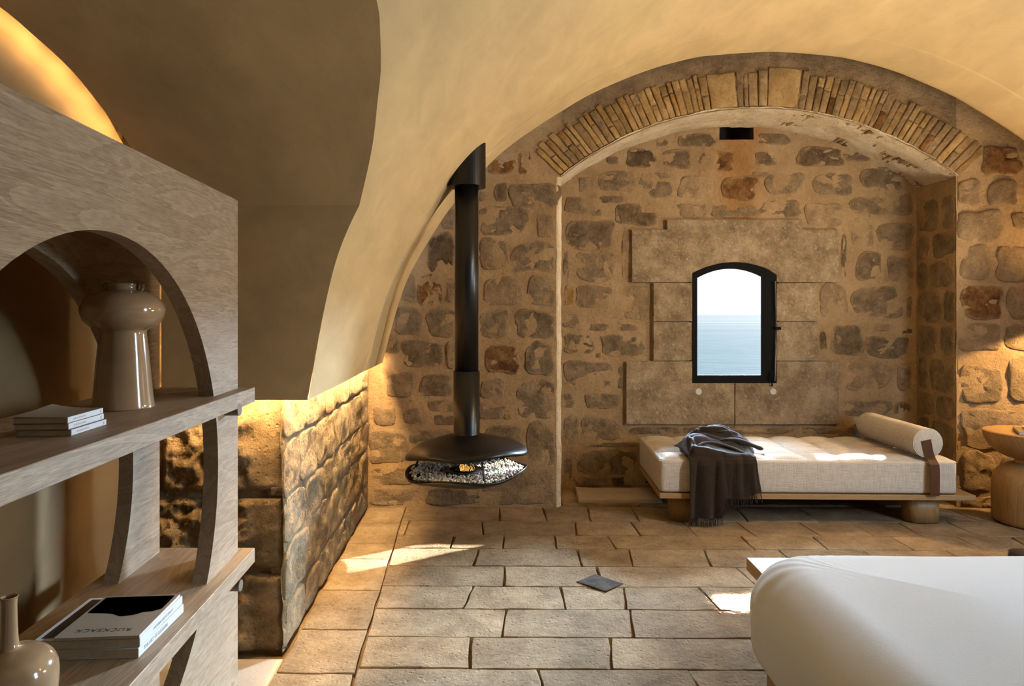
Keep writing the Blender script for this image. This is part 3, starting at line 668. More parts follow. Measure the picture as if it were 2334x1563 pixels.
bm = bmesh.new(); bm.faces.new([bm.verts.new(q2(p, ND + .03)) for p in oin]); bmesh.ops.translate(bm, verts=bm.verts, vec=(0, -.045, 0)); obj('window_pane', bm, 'glass', w1)
bm = bmesh.new(); p = W(1771, 748, PD); box(bm, p.x - .02, p.x + .025, PD - .025, PD, p.z - .012, p.z + .012, .003); obj('window_latch', bm, 'frameb', w1)
bm = bmesh.new(); tube(bm, [W(1767, 640, PD - .012), W(1769, 700, PD - .014), W(1768, 800, PD - .014), W(1766, 868, PD - .012)], .006, 6); obj('window_stay', bm, 'steel', w1)
bm = bmesh.new(); tube(bm, [W(1760, 880, PD - .02), W(1758, 860, PD - .02), W(1762, 845, PD - .02)], .008, 6); obj('window_catch', bm, 'frameb', w1)
# unseen block added outside the window to cut the top of the sunbeam
bm = bmesh.new(); box(bm, 2.2, 3.7, ND + .42, ND + .95, 1.87, 2.40, .01); tag(obj('sunbeam_block', bm, 'plaque', w1))
for (xa, xb, za, zb_) in ((WX0 - .12, WX0 - .003, WZ0 - .1, WZ1 + .02), (WX1 + .003, WX1 + .12, WZ0 - .1, WZ1 + .02), (WX0 - .1, WX1 + .1, WZ0 - .12, WZ0 - .004)):
    bm = bmesh.new(); box(bm, xa, xb, PD + .04, ND + .12, za, zb_); obj('reveal_backing', bm, 'mortar', wn)
# sea
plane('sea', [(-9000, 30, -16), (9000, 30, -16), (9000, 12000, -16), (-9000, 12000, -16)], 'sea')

# ------------------------------------------------------------------ left wall and pier
def wallx(d): return -.953 - .0475 * (d - 2.84)
wl = empty('wall_left', kind='structure')
def lf(u, v):
    d = 2.862 + (5.08 - 2.862) * u; z = -.05 + 1.35 * v; p = (0, d, z)
    return (wallx(d) + .000 + fbm(p, 4) * .012 - (.01 if 0 < u < 1 else 0), d, z)
grid(lf, 110, 60, 'wall_face', 'sidewall', wl)
ang = atan2(.0475, 1); U = Vector((-.0475, 1, 0)).normalized(); Wd = Vector((U.y, -U.x, 0))
FL = Fr((-.953 - .0, 2.84, 0), U, (0, 0, 1), Wd); rl = random.Random(12)
zz = .0; rows = [(.0, .17), (.185, .42), (.435, .62), (.635, .86), (.875, 1.08), (1.09, 1.3)]
for (za, zb) in rows:
    u_ = .034
    while u_ < 2.2:
        ln = rl.uniform(.24, .5) if zb - za > .16 else rl.uniform(.3, .6); u1 = min(u_ + ln, 2.215)
        piece('stone', wl, blob(u_ + .003, za + .000, u1 - .003, zb - .002, .05, 28, 5.5, rl.randint(0, 9999)), FL, .002, .05, rl.choice(['sidewall', 'sidewall', 'lightst', 'sidewall']), inset=.02, rough=.017, rings=(.8, .6, .4, .2), nfreq=7)
        u_ = u1
wpier = empty('wall_pier', kind='structure')
def pf(u, v):
    x = -1.70 + (-.960 + 1.70) * u; z = -.05 + 3.05 * v; return (x, 2.882 + fbm((x, 1, z), 5) * .01 * (1 if u < 1 else 0), z)
grid(pf, 50, 90, 'wall_face', 'pier', wpier)
FP = Fr((0, 2.885, 0), (1, 0, 0), (0, 0, 1), (0, -1, 0))
def rock(name, parent, x0, z0, x1, z1, fr, h, m, margin_r=0, amp=.05, nu=40, nv=26, seed=0):
    """rough-hewn block: dense relief, dressed margin on its right side"""
    vs = []; fs = []; o0 = fr((x0 + x1) / 2, (z0 + z1) / 2, 0)
    for j in range(nv + 1):
        for i in range(nu + 1):
            u, v = i / nu, j / nv; x = x0 + (x1 - x0) * u; z = z0 + (z1 - z0) * v
            e = min((x - x0), (x1 - x), (z - z0), (z1 - z)); k = min(1, max(0, e) / .03)
            mk = 1 if not margin_r else min(1, max(.1, (x1 - margin_r - x) / .04 + .1))
            p = Vector((x * 1.0, seed, z)); hgt = h * sqrt(k) + (noise.fractal(p * 9, .75, 2.1, 5) * amp + .012) * mk * k
            wob = .004 * nz((x, z, seed), 14)
            vs.append(fr(x + (wob if 0 < i < nu else wob), z + wob, hgt - (.03 if e < 1e-6 else 0)) - o0)
    for j in range(nv):
        for i in range(nu): n1 = nu + 1; fs.append((j * n1 + i, j * n1 + i + 1, (j + 1) * n1 + i + 1, (j + 1) * n1 + i))
    me = bpy.data.meshes.new(name); me.from_pydata(vs, [], fs); me.update()
    o = obj(name, me, m, parent, True); o.location = o0; return o
zp = lambda y: H - (y - HY) / F * 2.855
for (ya, yb, splits) in ((880, 1126, (-1.70, -1.47, -.950)), (1132, 1302, (-1.70, -1.52, -.950)), (1307, 1492, (-1.70, -1.44, -.950))):
    for a_, b_ in zip(splits, splits[1:]):
        rock('stone', wpier, a_ + .005, zp(yb), b_ - .003, zp(ya), FP, .022, 'pier', margin_r=.12 if b_ > -1 else 0, amp=.032, nu=int((b_ - a_) * 120), nv=30, seed=int(ya) % 17)
z = 1.13
while z < 2.85:
    for a_, b_ in ((-1.70, -1.40), (-1.39, -.97)): rock('stone', wpier, a_, z, b_, z + .27, FP, .015, 'lightst', 0, .02, 16, 12, seed=int(z * 10))
    z += .285
# end wall behind the bookcase: stone, with an arched plaster panel in front of it
we = empty('wall_end', kind='structure')
grid(lambda u, v: (-1.62 + fbm((0, u * 4, v * 3), 5) * .012, -1.65 + 4.75 * u, -.05 + 3.25 * v), 90, 60, 'wall_face', 'lightst', we)
ZP = [(2.75, 2.03), (2.594, 2.15), (2.45, 2.245), (2.29, 2.325), (2.05, 2.41), (1.7, 2.48), (1.36, 2.5)]
pts = [(-1.4, 0), (2.78, 0), (2.78, 1.9)] + ZP + [(2.72 - d, z) for d, z in ZP[-2::-1]] + [(-1.4, 1.95)]
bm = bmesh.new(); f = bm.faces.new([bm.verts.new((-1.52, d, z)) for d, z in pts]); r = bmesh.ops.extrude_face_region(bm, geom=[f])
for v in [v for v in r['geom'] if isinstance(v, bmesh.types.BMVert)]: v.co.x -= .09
bmesh.ops.recalc_face_normals(bm, faces=bm.faces); obj('plaster_panel', bm, 'plaster_shaded', we)

# ------------------------------------------------------------------ floor
fl = empty('floor', kind='structure')
grid(lambda u, v: (-1.7 + 6.6 * u, -1.65 + 7.3 * v, -.016 + .002 * nz((u * 30, v * 30, 0))), 60, 60, 'floor_bed', 'flagbase', fl)
rf = random.Random(21)
def X_at(px, y): return (px - CX) / F * (H * F / (y - HY))
def D_at(y): return H * F / (y - HY)
rows = [(1155, 1187, [1139, 1241, 1342, 1447, 1556, 1690, 1841, 1960, 2085, 2190, 2290]), (1187, 1219, [928, 1099, 1313, 1447, 1570, 1697, 1841, 1960, 2067, 2190, 2300]),
 (1219, 1250, [1031, 1147, 1266, 1393, 1701, 1865, 2050, 2204, 2320]), (1250, 1290, [1085, 1321, 1437, 1612, 1792, 1990, 2180]), (1290, 1336, [1149, 1367, 1700, 1930, 2180]),
 (1336, 1388, [1067, 1283, 1424, 1614, 1900, 2200]), (1388, 1452, [1149, 1440, 1800, 2150]), (1452, 1524, [1072, 1393, 1760, 2100]), (1524, 1610, [1236, 1594, 1950, 2250])]
FF = Fr((0, 0, 0), (1, 0, 0), (0, 1, 0), (0, 0, 1))
def bordx(d): return -.735 + .125 * (4.43 - d) / 1.82
def flag(pts, dz=0, m='flag'): return piece('flagstone', fl, pts, FF, .0 + dz + rf.uniform(-.002, .002), .03, m, inset=.010, rough=.004, rings=(.6,), nfreq=6)
def fquad(x00, x10, x01, x11, d0, d1, sl0=0):
    """quad slab: x at near edge (x00..x10) and far edge (x01..x11)"""
    n_ = 5; pts = []; j = .0045
    P4 = [(x00, d0), (x10, d0), (x11, d1), (x01, d1)]
    for k in range(4):
        a_, b_ = P4[k], P4[(k + 1) % 4]; m_ = 6 if k % 2 == 0 else 3
        for i in range(m_): t = i / m_; pts.append((a_[0] + (b_[0] - a_[0]) * t + rf.uniform(-j, j), a_[1] + (b_[1] - a_[1]) * t + rf.uniform(-j, j) - .012 * (a_[0] + (b_[0] - a_[0]) * t)))
    flag(pts)
G = .006
for (ya, yb, js) in rows:
    d1, d0 = D_at(ya) - G, D_at(yb) + G; ym = (ya + yb) / 2
    xs_ = [None] + [X_at(x, ym) for x in js]
    while xs_[-1] < 4.4: xs_.append(xs_[-1] + rf.uniform(.35, .7))
    for k in range(len(xs_) - 1):
        sk = rf.uniform(-.018, .018); b0 = xs_[k + 1]
        if k == 0: l0, l1 = bordx(d0) + G, bordx(d1) + G
        else: l0, l1 = xs_[k] + G + psk, xs_[k] + G - psk
        fquad(l0, b0 - G + sk, l1, b0 - G - sk, d0, d1); psk = sk
d = D_at(1610)
while d > -1.3:
    d0 = d - rf.uniform(.27, .36); x = bordx(d)
    while x < 4.6: x1 = x + rf.uniform(.45, .8); fquad(x + G, x1 - G, x + G, x1 - G, d0 + G, d - G); x = x1
    d = d0
bj = [1157, 1192, 1239, 1275, 1347, 1437, 1538, 1660, 1830, 2100]
for a_, b_ in zip(bj, bj[1:]):
    d1, d0 = D_at(a_) - G, D_at(b_) + G
    fquad(wallx(d0) + .02, bordx(d0) - G, wallx(d1) + .02, bordx(d1) - G, d0, d1)
# niche floor and its raised pale slab
x = XL + .01
for x1 in (.95, 1.55, 2.2, 2.75, XR - .01): fquad(x, x1 - G, x, x1 - G, BD + .04, ND - .01); x = x1
piece('flagstone', fl, rectpts(.50, 5.13, 1.12, 5.50, 4, .006, rf), FF, .028, .02, 'palefloor', inset=.012, rough=.003)
grid(lambda u, v: (-1.55 + .86 * u, -.9 + 3.72 * v, -.004), 4, 4, 'plaster_strip', 'palefloor', fl)
c_ = W(1368, 1329, 1); dd = H * F / (1329 - HY); cxx = (1368 - CX) / F * dd
dia = [(cxx + .118 - .0, dd - .012), (cxx - .012, dd + .118), (cxx - .124, dd + .012), (cxx + .012, dd - .118)]
dia = [(a_[0] + (b_[0] - a_[0]) * t / 3, a_[1] + (b_[1] - a_[1]) * t / 3) for a_, b_ in zip(dia, dia[1:] + dia[:1]) for t in range(3)]
tag(piece('diamond_tile', fl, dia, FF, .0055, .02, 'slate', inset=.004, rough=.001), 'dark slate diamond tile')

# ------------------------------------------------------------------ bookcase (unscaled sight coordinates, then scaled about the eye)
SC = 1.13
def BX(d): return .065 * (2.16 - d)
def K(b_, d, z): return Vector(((b_ + BX(d)) * SC, d * SC, H - (H - z) * SC))
bc = empty('bookcase', K(-.98, 1.4, H - H / SC), 0, 'oak bookcase of two arched panels holding long shelves, against the left wall', 'bookcase')
def rel(o, parent):
    o.parent = parent; o.matrix_parent_inverse = Matrix.Translation(-Vector(parent.location)); return o
ZB = H - H / SC + .002
def arch_panel(b1, th, name):
    bm = bmesh.new(); c = (1.39, .975); r = .60; d0, d1, z0, z1 = .62, 2.16, ZB, 1.765
    angs = sorted([2 * pi * i / 96 for i in range(96)] + [atan2(z - c[1], d - c[0]) % (2 * pi) for d in (d0, d1) for z in (z0, z1)])
    inn, out = [], []
    for a_ in angs:
        ca, sa = cos(a_), sin(a_); t = min([q for q in (((d1 - c[0]) / ca) if ca > 1e-6 else 9, ((d0 - c[0]) / ca) if ca < -1e-6 else 9, ((z1 - c[1]) / sa) if sa > 1e-6 else 9, ((z0 - c[1]) / sa) if sa < -1e-6 else 9)])
        inn.append((c[0] + r * ca, c[1] + r * sa)); out.append((c[0] + t * ca, c[1] + t * sa))
    rows_ = []
    for pts, b_ in ((inn, b1), (out, b1), (out, b1 - th), (inn, b1 - th)): rows_.append([bm.verts.new(K(b_, p[0], p[1])) for p in pts])
    n_ = len(angs)
    for a_, b_ in ((0, 1), (1, 2), (2, 3), (3, 0)):
        for i in range(n_):
            j = (i + 1) % n_; bm.faces.new((rows_[a_][i], rows_[a_][j], rows_[b_][j], rows_[b_][i]))
    bmesh.ops.recalc_face_normals(bm, faces=bm.faces); return rel(obj(name, bm, 'oak'), bc)
arch_panel(-.86, .042, 'arched_panel'); arch_panel(-1.105, .042, 'arched_panel')
def kbox(name, b0, b1, d0, d1, z0, z1, m, parent, bev=.0015):
    bm = bmesh.new(); vs = box(bm, b0, b1, d0, d1, z0, z1, bev, 1)
    for v in bm.verts: v.co = K(v.co.x, v.co.y, v.co.z)
    return rel(obj(name, bm, m), parent)
shelf = kbox('shelf', -1.185, -.8185, .58, 2.20, 1.129, 1.176, 'oak', bc)
shelf = kbox('shelf', -1.185, -.8185, .58, 2.20, .618, .663, 'oak', bc)
for z, dpx in ((1.124, 2.075), (.598, 2.085)):
    bm = bmesh.new(); p0 = K(-.87, dpx - .025, z); p1 = K(-.8172, dpx - .025, z)
    bmesh.ops.create_cone(bm, cap_ends=True, segments=24, radius1=.019, radius2=.019, depth=(p1 - p0).length, matrix=Matrix.Translation((p0 + p1) / 2) @ Matrix.Rotation(pi / 2, 4, 'Y'))
    rel(obj('peg', bm, 'peg'), bc)

def KS(px, py, z):   # pixel on a horizontal surface at height z (unscaled) -> world point after scaling
    d = (H - z) * F / (py - HY); return Vector(((px - CX) / F * d * SC, d * SC, H - (H - z) * SC))
# tall vase on the upper shelf
dv = 1.72; zb = 1.176; kv = dv / F
vz = lambda py: (929 - py) * kv * SC
vc = Vector(((281 - CX) / F * dv * SC, dv * SC, H - (H - zb) * SC))
va = empty('vase', vc, 0, 'tall glazed mushroom-shaped beige ceramic vase with a bulging head on the upper shelf', 'vase')
rr = lambda px: px * kv * SC
P_ = [(0, 929), (60, 929), (64, 925), (63, 915), (60, 890), (56, 845), (52, 800), (49, 770), (48, 757), (52, 751), (66, 744), (80, 730), (86, 714), (87, 706), (85, 697), (76, 682), (62, 671), (44, 664), (35, 661), (33, 655), (35, 649), (33, 646), (29, 648), (28, 658), (20, 668), (0, 672)]
cp = catmull([(rr(a_), vz(b_)) for a_, b_ in P_], 3); cp = [(max(0, a_), b_) for a_, b_ in cp]
bm = bmesh.new(); lathe(bm, cp, 64); bmesh.ops.remove_doubles(bm, verts=bm.verts, dist=1e-5); obj('body', bm, 'ceram', va, True)
for sx_2, nm in ((-1, 'handle'), (1, 'handle')):
    bm = bmesh.new(); c0 = Vector((sx_2 * rr(36), -.004, vz(653)))
    tube(bm, [c0 + Vector((sx_2 * cos(t) * .0135, 0, sin(t) * .0135)) for t in [2 * pi * i / 20 for i in range(21)]], .0055, 8, up=Vector((0, 1, 0))); obj(nm, bm, 'ceram', va, True)
# bottle vase on the lower shelf, at the left edge
dv2 = 1.10; kk = dv2 / F * SC; vz2 = lambda py: (1781 - py) * kk
v2 = empty('bottle_vase', Vector(((20 - CX) / F * dv2 * SC, dv2 * SC, H - (H - .663) * SC)), 0, 'glazed beige ceramic bottle vase with long neck and round body on the lower shelf', 'vase')
P_ = [(0, 1781), (58, 1781), (62, 1776), (70, 1740), (78, 1690), (86, 1640), (95, 1590), (98, 1550), (94, 1520), (80, 1498), (58, 1486), (34, 1480), (22, 1474), (18.5, 1455), (17, 1420), (16, 1385), (17, 1364), (19, 1360), (16, 1359), (13, 1366), (11, 1420), (0, 1425)]
cp = [(max(0, a_), b_) for a_, b_ in catmull([(a_ * kk, vz2(b_)) for a_, b_ in P_], 3)]
bm = bmesh.new(); lathe(bm, cp, 64); bmesh.ops.remove_doubles(bm, verts=bm.verts, dist=1e-5); obj('body', bm, 'ceram', v2, True)

def textobj(name, s, size, mtx, m, parent, sp=1.0, thick=.0):
    cu = bpy.data.curves.new(name, 'FONT'); cu.body = s; cu.size = size; cu.align_x = 'CENTER'; cu.align_y = 'CENTER'; cu.space_character = sp; cu.extrude = .00015; cu.offset = thick
    o = bpy.data.objects.new(name, cu); C.objects.link(o); dg = bpy.context.evaluated_depsgraph_get(); me = bpy.data.meshes.new_from_object(o.evaluated_get(dg)); bpy.data.objects.remove(o)
    o = bpy.data.objects.new(name, me); C.objects.link(o); me.materials.clear(); me.materials.append(M[m]); o['kind'] = 'stuff'; o.parent = parent; o.matrix_local = mtx; return o
def book(name, label, cat, nr, fr_, nl, z0, th, spine='paperw', page='paper', cover='paperw', wob=0, group=None, far=None):
    """lying book from three floor-plan corners: near right, far right, near left; spine along near-right -> far-right"""
    nr, fr_, nl = Vector(nr), Vector(fr_), Vector(nl); u = nl - nr; v = fr_ - nr; W_ = u.length; D_ = v.length
    a_ = atan2(v.y, v.x) - pi / 2
    o = empty(name, (nr.x, nr.y, z0), a_, label, cat, group)
    c = .0012
    bm = bmesh.new(); box(bm, -W_ + .002, -.003, .002, D_ - .002, c, th - c); obj('pages', bm, page, o)
    bm = bmesh.new(); box(bm, -W_, 0, 0, D_, 0, c); box(bm, -W_, 0, 0, D_, th - c, th, .0004, 1)
    obj('cover', bm, cover, o); bm = bmesh.new(); box(bm, -.0025, .0008, .0003, D_ - .0003, .0004, th - .0002, .0008, 1); obj('spine', bm, spine, o)
    o['_w'] = W_; return o, W_, D_
zS2 = H - (H - .663) * SC
nr, frr, nl = KS(315, 1500, .663), KS(418, 1395, .663), KS(87, 1500, .663)
bA, wA, dA = book('book', 'thick white-spined book at the bottom of the lower shelf stack', 'book', nr, frr, nl, zS2 + .0008, .0235, group=None)
spm = lambda w_, d_, th, fy: Matrix.Translation((.0012, d_ * fy, th * .5)) @ Matrix.Rotation(pi / 2, 4, 'Z') @ Matrix.Rotation(pi / 2, 4, 'X')
textobj('spine_lettering', 'THE ART OF ILLUSION', .0125, spm(wA, dA, .0235, .36), 'inkg', bA, 1.05, .0003)
nr2 = nr + Vector((.001, .004, 0))
bB, wB, dB = book('book', 'thick white-spined book with a dark cover, middle of the lower shelf stack', 'book', nr2, frr + Vector((-.002, -.003, 0)), nl + Vector((-.004, .004, 0)), zS2 + .0255, .0225)
textobj('spine_lettering', 'NATURAL LIGHT SPACES', .0105, spm(wB, dB, .0225, .52), 'inkg', bB, 1.0)
bm = bmesh.new(); box(bm, -wB + .012, -.012, .012, dB - .012, .0225, .0229); obj('cover_print', bm, 'coverk', bB)
nr3, fr3, nl3 = KS(317, 1447, .714), KS(410, 1353, .714), KS(130, 1447, .714)
mg, wM, dM = book('magazine', 'beige and black magazine on top of the lower shelf stack', 'magazine', nr3, fr3, nl3, zS2 + .0482, .0085, cover='coverb', spine='paper')
# black photograph printed on the far half of the cover, with a ragged lower outline
pts = [(-wM + .008, dM - .008), (-.010, dM - .008), (-.010, dM * .62), (-.028, dM * .56), (-.05, dM * .55), (-.062, dM * .50), (-.080, dM * .47), (-.10, dM * .46), (-.125, dM * .53), (-.15, dM * .55), (-wM + .008, dM * .57)]
bm = bmesh.new(); bm.faces.new([bm.verts.new((x, y, .0089)) for x, y in pts]); bmesh.ops.solidify(bm, geom=bm.faces[:], thickness=-.0003); obj('cover_photograph', bm, 'coverk', mg)
textobj('title_lettering', 'RUCKSACK', .024, Matrix.Translation((-wM * .5, dM * .15, .0087)) @ Matrix.Rotation(pi, 4, 'Z'), 'ink', mg, 1.12)
# three booklets on the upper shelf
zS1 = H - (H - 1.176) * SC
n1, f1, l1 = KS(162, 994, 1.176), KS(242, 968, 1.176), KS(36, 996, 1.176)
for i, (lab, dx, dy) in enumerate((('small white-spined booklet at the bottom of the upper shelf stack', 0, 0), ('small white-spined booklet in the middle of the upper shelf stack', -.005, -.002), ('small white-spined booklet with a curling beige cover, top of the upper shelf stack', -.006, -.003))):
    o3, w3, d3 = book('booklet', lab, 'booklet', n1 + Vector((dx, dy, 0)), f1 + Vector((dx, dy, 0)), l1 + Vector((dx, dy, 0)), zS1 + .0006 + i * .0138, .0132, cover='coverb', group='booklets on the upper shelf')
    textobj('spine_lettering', ('light & air', 'stone & sea', 'salt & sun')[i] if 0 else 'aaaaa a aa', .006, spm(w3, d3, .0132, .33), 'inkg', o3) if 0 else None
    bm = bmesh.new()
    box(bm, .0008, .0012, d3 * .9, d3 * .93, .003, .010); obj('issue_mark', bm, 'inkg', o3)
    bm = bmesh.new()
    for t in range(7): box(bm, .0008, .0012, d3 * (.14 + .05 * t), d3 * (.14 + .05 * t + .03), .0052, .0082)
    obj('spine_lettering', bm, 'inkg', o3, kind='stuff')
    if i == 2:
        def curl(u, v, w3=w3, d3=d3): x = -w3 * u; return (x, d3 * v, .0134 + .006 * max(0, (u - .35)) ** 2 * 3 * (.3 + v) + .0006 * sin(v * 9))
        grid(curl, 14, 14, 'curled_cover', 'coverb', o3)

# ------------------------------------------------------------------ suspended fireplace
FD = 4.30; fx = (1063.5 - CX) / F * FD; ks = FD / F
fz = lambda py: H - (py - HY) * ks
fp = empty('suspended_fireplace', (fx, FD, 0), 0, 'black steel suspended fireplace with round dish of pebbles hanging from the vault', 'fireplace')
bm = bmesh.new(); lathe(bm, [(27 * ks, fz(846)), (27 * ks, fz(380))], 40); obj('flue_pipe', bm, 'black', fp, True)
fp.children[0].data.polygons.foreach_set('use_smooth', [len(p.vertices) == 4 for p in fp.children[0].data.polygons])
bm = bmesh.new(); lathe(bm, [(27.2 * ks, fz(845)), (30 * ks, fz(845)), (30 * ks, fz(985)), (31.5 * ks, fz(991)), (33 * ks, fz(993))], 40, caps=False); obj('flue_sleeve', bm, 'black', fp, True)
# collar, cut to the slope of the vault
bm = bmesh.new(); n_ = 48; rc = 43.5 * ks; bot = []; top = []; inr = []
def vault_z(x, d):
    lo, hi = 0, cum[-1] / 2
    for _ in range(30):
        mid = (lo + hi) / 2
        if VP(mid, d)[0] < x: lo = mid
        else: hi = mid
    return VP(lo, d)[1]
for i in range(n_):
    t = 2 * pi * i / n_; x, y = rc * cos(t), rc * sin(t); zt = max(fz(424) + .002, min(vault_z(fx + x, FD + y), fz(318)) + .004)
    bot.append(bm.verts.new((x, y, fz(427)))); top.append(bm.verts.new((x, y, zt))); inr.append(bm.verts.new((26 * ks * cos(t), 26 * ks * sin(t), fz(427))))
for i in range(n_):
    j = (i + 1) % n_; bm.faces.new((bot[i], bot[j], top[j], top[i])); bm.faces.new((inr[i], inr[j], bot[j], bot[i]))
obj('ceiling_collar', bm, 'black', fp)
Rd = 139 * ks
def hoodw(t): return .052 * max(0, -sin(t)) + .034 * max(0, cos(t)) + .006 * sin(5 * t)
zh = fz(1037)
hp = [(30 * ks, fz(988)), (40 * ks, fz(991)), (60 * ks, fz(996)), (85 * ks, fz(1004)), (108 * ks, fz(1014)), (126 * ks, fz(1025)), (137 * ks, fz(1035)), (139 * ks, fz(1041)), (138 * ks, fz(1044)), (133 * ks, fz(1041)), (118 * ks, fz(1028)), (90 * ks, fz(1014)), (30 * ks, fz(1000))]
bm = bmesh.new(); lathe(bm, hp, 96, zfn=lambda r, z, t: hoodw(t) * max(0, (r / Rd)) ** 3, caps=False); obj('hood', bm, 'black', fp, True)
def dishw(t): return .016 * cos(t) + .015 * cos(4 * t + 1.1)
dp = [(0, fz(1103)), (30 * ks, fz(1102.5)), (60 * ks, fz(1099)), (90 * ks, fz(1092)), (112 * ks, fz(1084)), (128 * ks, fz(1078)), (136 * ks, fz(1073)), (139 * ks, fz(1068)), (137 * ks, fz(1068)), (132 * ks, fz(1073)), (120 * ks, fz(1080)), (90 * ks, fz(1088)), (0, fz(1093))]
bm = bmesh.new(); lathe(bm, dp, 96, zfn=lambda r, z, t: dishw(t) * max(0, (r / Rd)) ** 3); bmesh.ops.remove_doubles(bm, verts=bm.verts, dist=1e-5); obj('dish', bm, 'black', fp, True)
# pebble bed
bm = bmesh.new(); rp = random.Random(4); zpb = fz(1075)
ico = bmesh.new(); bmesh.ops.create_icosphere(ico, subdivisions=1, radius=1); iv = [v.co.copy() for v in ico.verts]; iff = [[v.index for v in f.verts] for f in ico.faces]; ico.free()
vs = []; fs = []
for k in range(2300):
    r = Rd * .93 * sqrt(rp.random()); t = rp.uniform(0, 2 * pi)
    if r < .085 and rp.random() < .9: continue
    zz = zpb + dishw(t) * (r / Rd) ** 3 * .8 + .006 * (r / Rd) + rp.uniform(-.004, .010) + .010 * (r / Rd) ** 4
    a_ = rp.uniform(.0055, .0095); sc = Vector((a_, a_ * rp.uniform(.7, 1), a_ * rp.uniform(.55, .85))); rot = Matrix.Rotation(rp.uniform(0, 6.28), 3, Vector((rp.uniform(-1, 1), rp.uniform(-1, 1), 1)).normalized()); b0 = len(vs)
    for v in iv: q = rot @ Vector((v.x * sc.x, v.y * sc.y, v.z * sc.z)); vs.append((q.x + r * cos(t), q.y + r * sin(t), q.z + zz))
    for f in iff: fs.append([i + b0 for i in f])
me = bpy.data.meshes.new('pebbles'); me.from_pydata(vs, [], fs); me.update(); obj('pebbles', me, 'pebble', fp, True, kind='stuff')
bm = bmesh.new(); lathe(bm, [(0, fz(1069)), (.098, fz(1069)), (.108, fz(1067.5)), (.110, fz(1066)), (.106, fz(1066)), (.098, fz(1068)), (.06, fz(1068.5)), (.06, fz(1066)), (.055, fz(1066)), (.055, fz(1071))], 40, c=(.0, -.04, 0)); obj('burner_plate', bm, 'steel', fp, True)
bm = bmesh.new(); rq = random.Random(9)
for k in range(26):
    x = rq.uniform(-.035, .045); y = -.05 + rq.uniform(-.02, .02); hgt = rq.uniform(.02, .05)
    tube(bm, [(x, y, fz(1068)), (x + rq.uniform(-.01, .01), y, fz(1068) + hgt * .5), (x + rq.uniform(-.012, .012), y, fz(1068) + hgt)], lambda s: .0022 * (1 - .6 * s), 5)
obj('flame', bm, 'flame', fp, True, kind='stuff')
for t, nm in ((-1.20, 'strut'), (2.9, 'strut'), (1.2, 'strut')):
    bm = bmesh.new(); x, y = (Rd - .035) * cos(t), (Rd - .035) * sin(t)
    tube(bm, [(x * .86, y * .86, fz(1032)), (x * .93, y * .93, fz(1050)), (x, y, fz(1082))], .007, 8); obj(nm, bm, 'blackin', fp, True)

# ------------------------------------------------------------------ rounded-cushion mesher
def cushion(name, w_, l_, rings, rc, topfn, m, parent, nper=240, ntop=44, sidefn=None):
    """rings: (inset, z) from the bottom up; the top is closed by shrinking rings with heights from topfn"""
    per = []
    hx, hy = w_ / 2, l_ / 2; segs = []
    L1, L2, La = w_ - 2 * rc, l_ - 2 * rc, pi / 2 * rc; tot = 2 * (L1 + L2 + 2 * La)
    for k in range(nper):
        s = tot * k / nper; parts = [(L1, 'b'), (La, 'br'), (L2, 'r'), (La, 'tr'), (L1, 't'), (La, 'tl'), (L2, 'l'), (La, 'bl')]
        for ln, nm in parts:
            if s <= ln or nm == 'bl': break
            s -= ln
        t = s / ln if ln else 0
        if nm == 'b': p, n2_ = (-hx + rc + s, -hy), (0, -1)
        elif nm == 'r': p, n2_ = (hx, -hy + rc + s), (1, 0)
        elif nm == 't': p, n2_ = (hx - rc - s, hy), (0, 1)
        elif nm == 'l': p, n2_ = (-hx, hy - rc - s), (-1, 0)
        else:
            c = {'br': (hx - rc, -hy + rc, -pi / 2), 'tr': (hx - rc, hy - rc, 0), 'tl': (-hx + rc, hy - rc, pi / 2), 'bl': (-hx + rc, -hy + rc, pi)}[nm]
            a_ = c[2] + t * pi / 2; p, n2_ = (c[0] + rc * cos(a_), c[1] + rc * sin(a_)), (cos(a_), sin(a_))
        per.append((p, n2_))
    vs = []; fs = []
    last = rings[-1][0]
    for ins, z in rings:
        for (p, q) in per:
            x, y = p[0] - q[0] * ins, p[1] - q[1] * ins; z_ = z
            if sidefn: x, y, z_ = sidefn(x, y, z, q, ins)
            vs.append((x, y, z_))
    base = rings[-1][1]
    for k in range(1, ntop + 1):
        f = 1 - k / (ntop + .5)
        for (p, q) in per:
            x, y = (p[0] - q[0] * last) * f, (p[1] - q[1] * last) * f; vs.append((x, y, base + topfn(x, y)))
    nr = len(rings) + ntop
    for r in range(nr - 1):
        for i in range(nper): j = (i + 1) % nper; fs.append((r * nper + i, r * nper + j, (r + 1) * nper + j, (r + 1) * nper + i))
    fs.append(tuple(range((nr - 1) * nper, nr * nper))); fs.append(tuple(range(nper))[::-1])
    me = bpy.data.meshes.new(name); me.from_pydata(vs, [], fs); me.update(); return obj(name, me, m, parent, True)

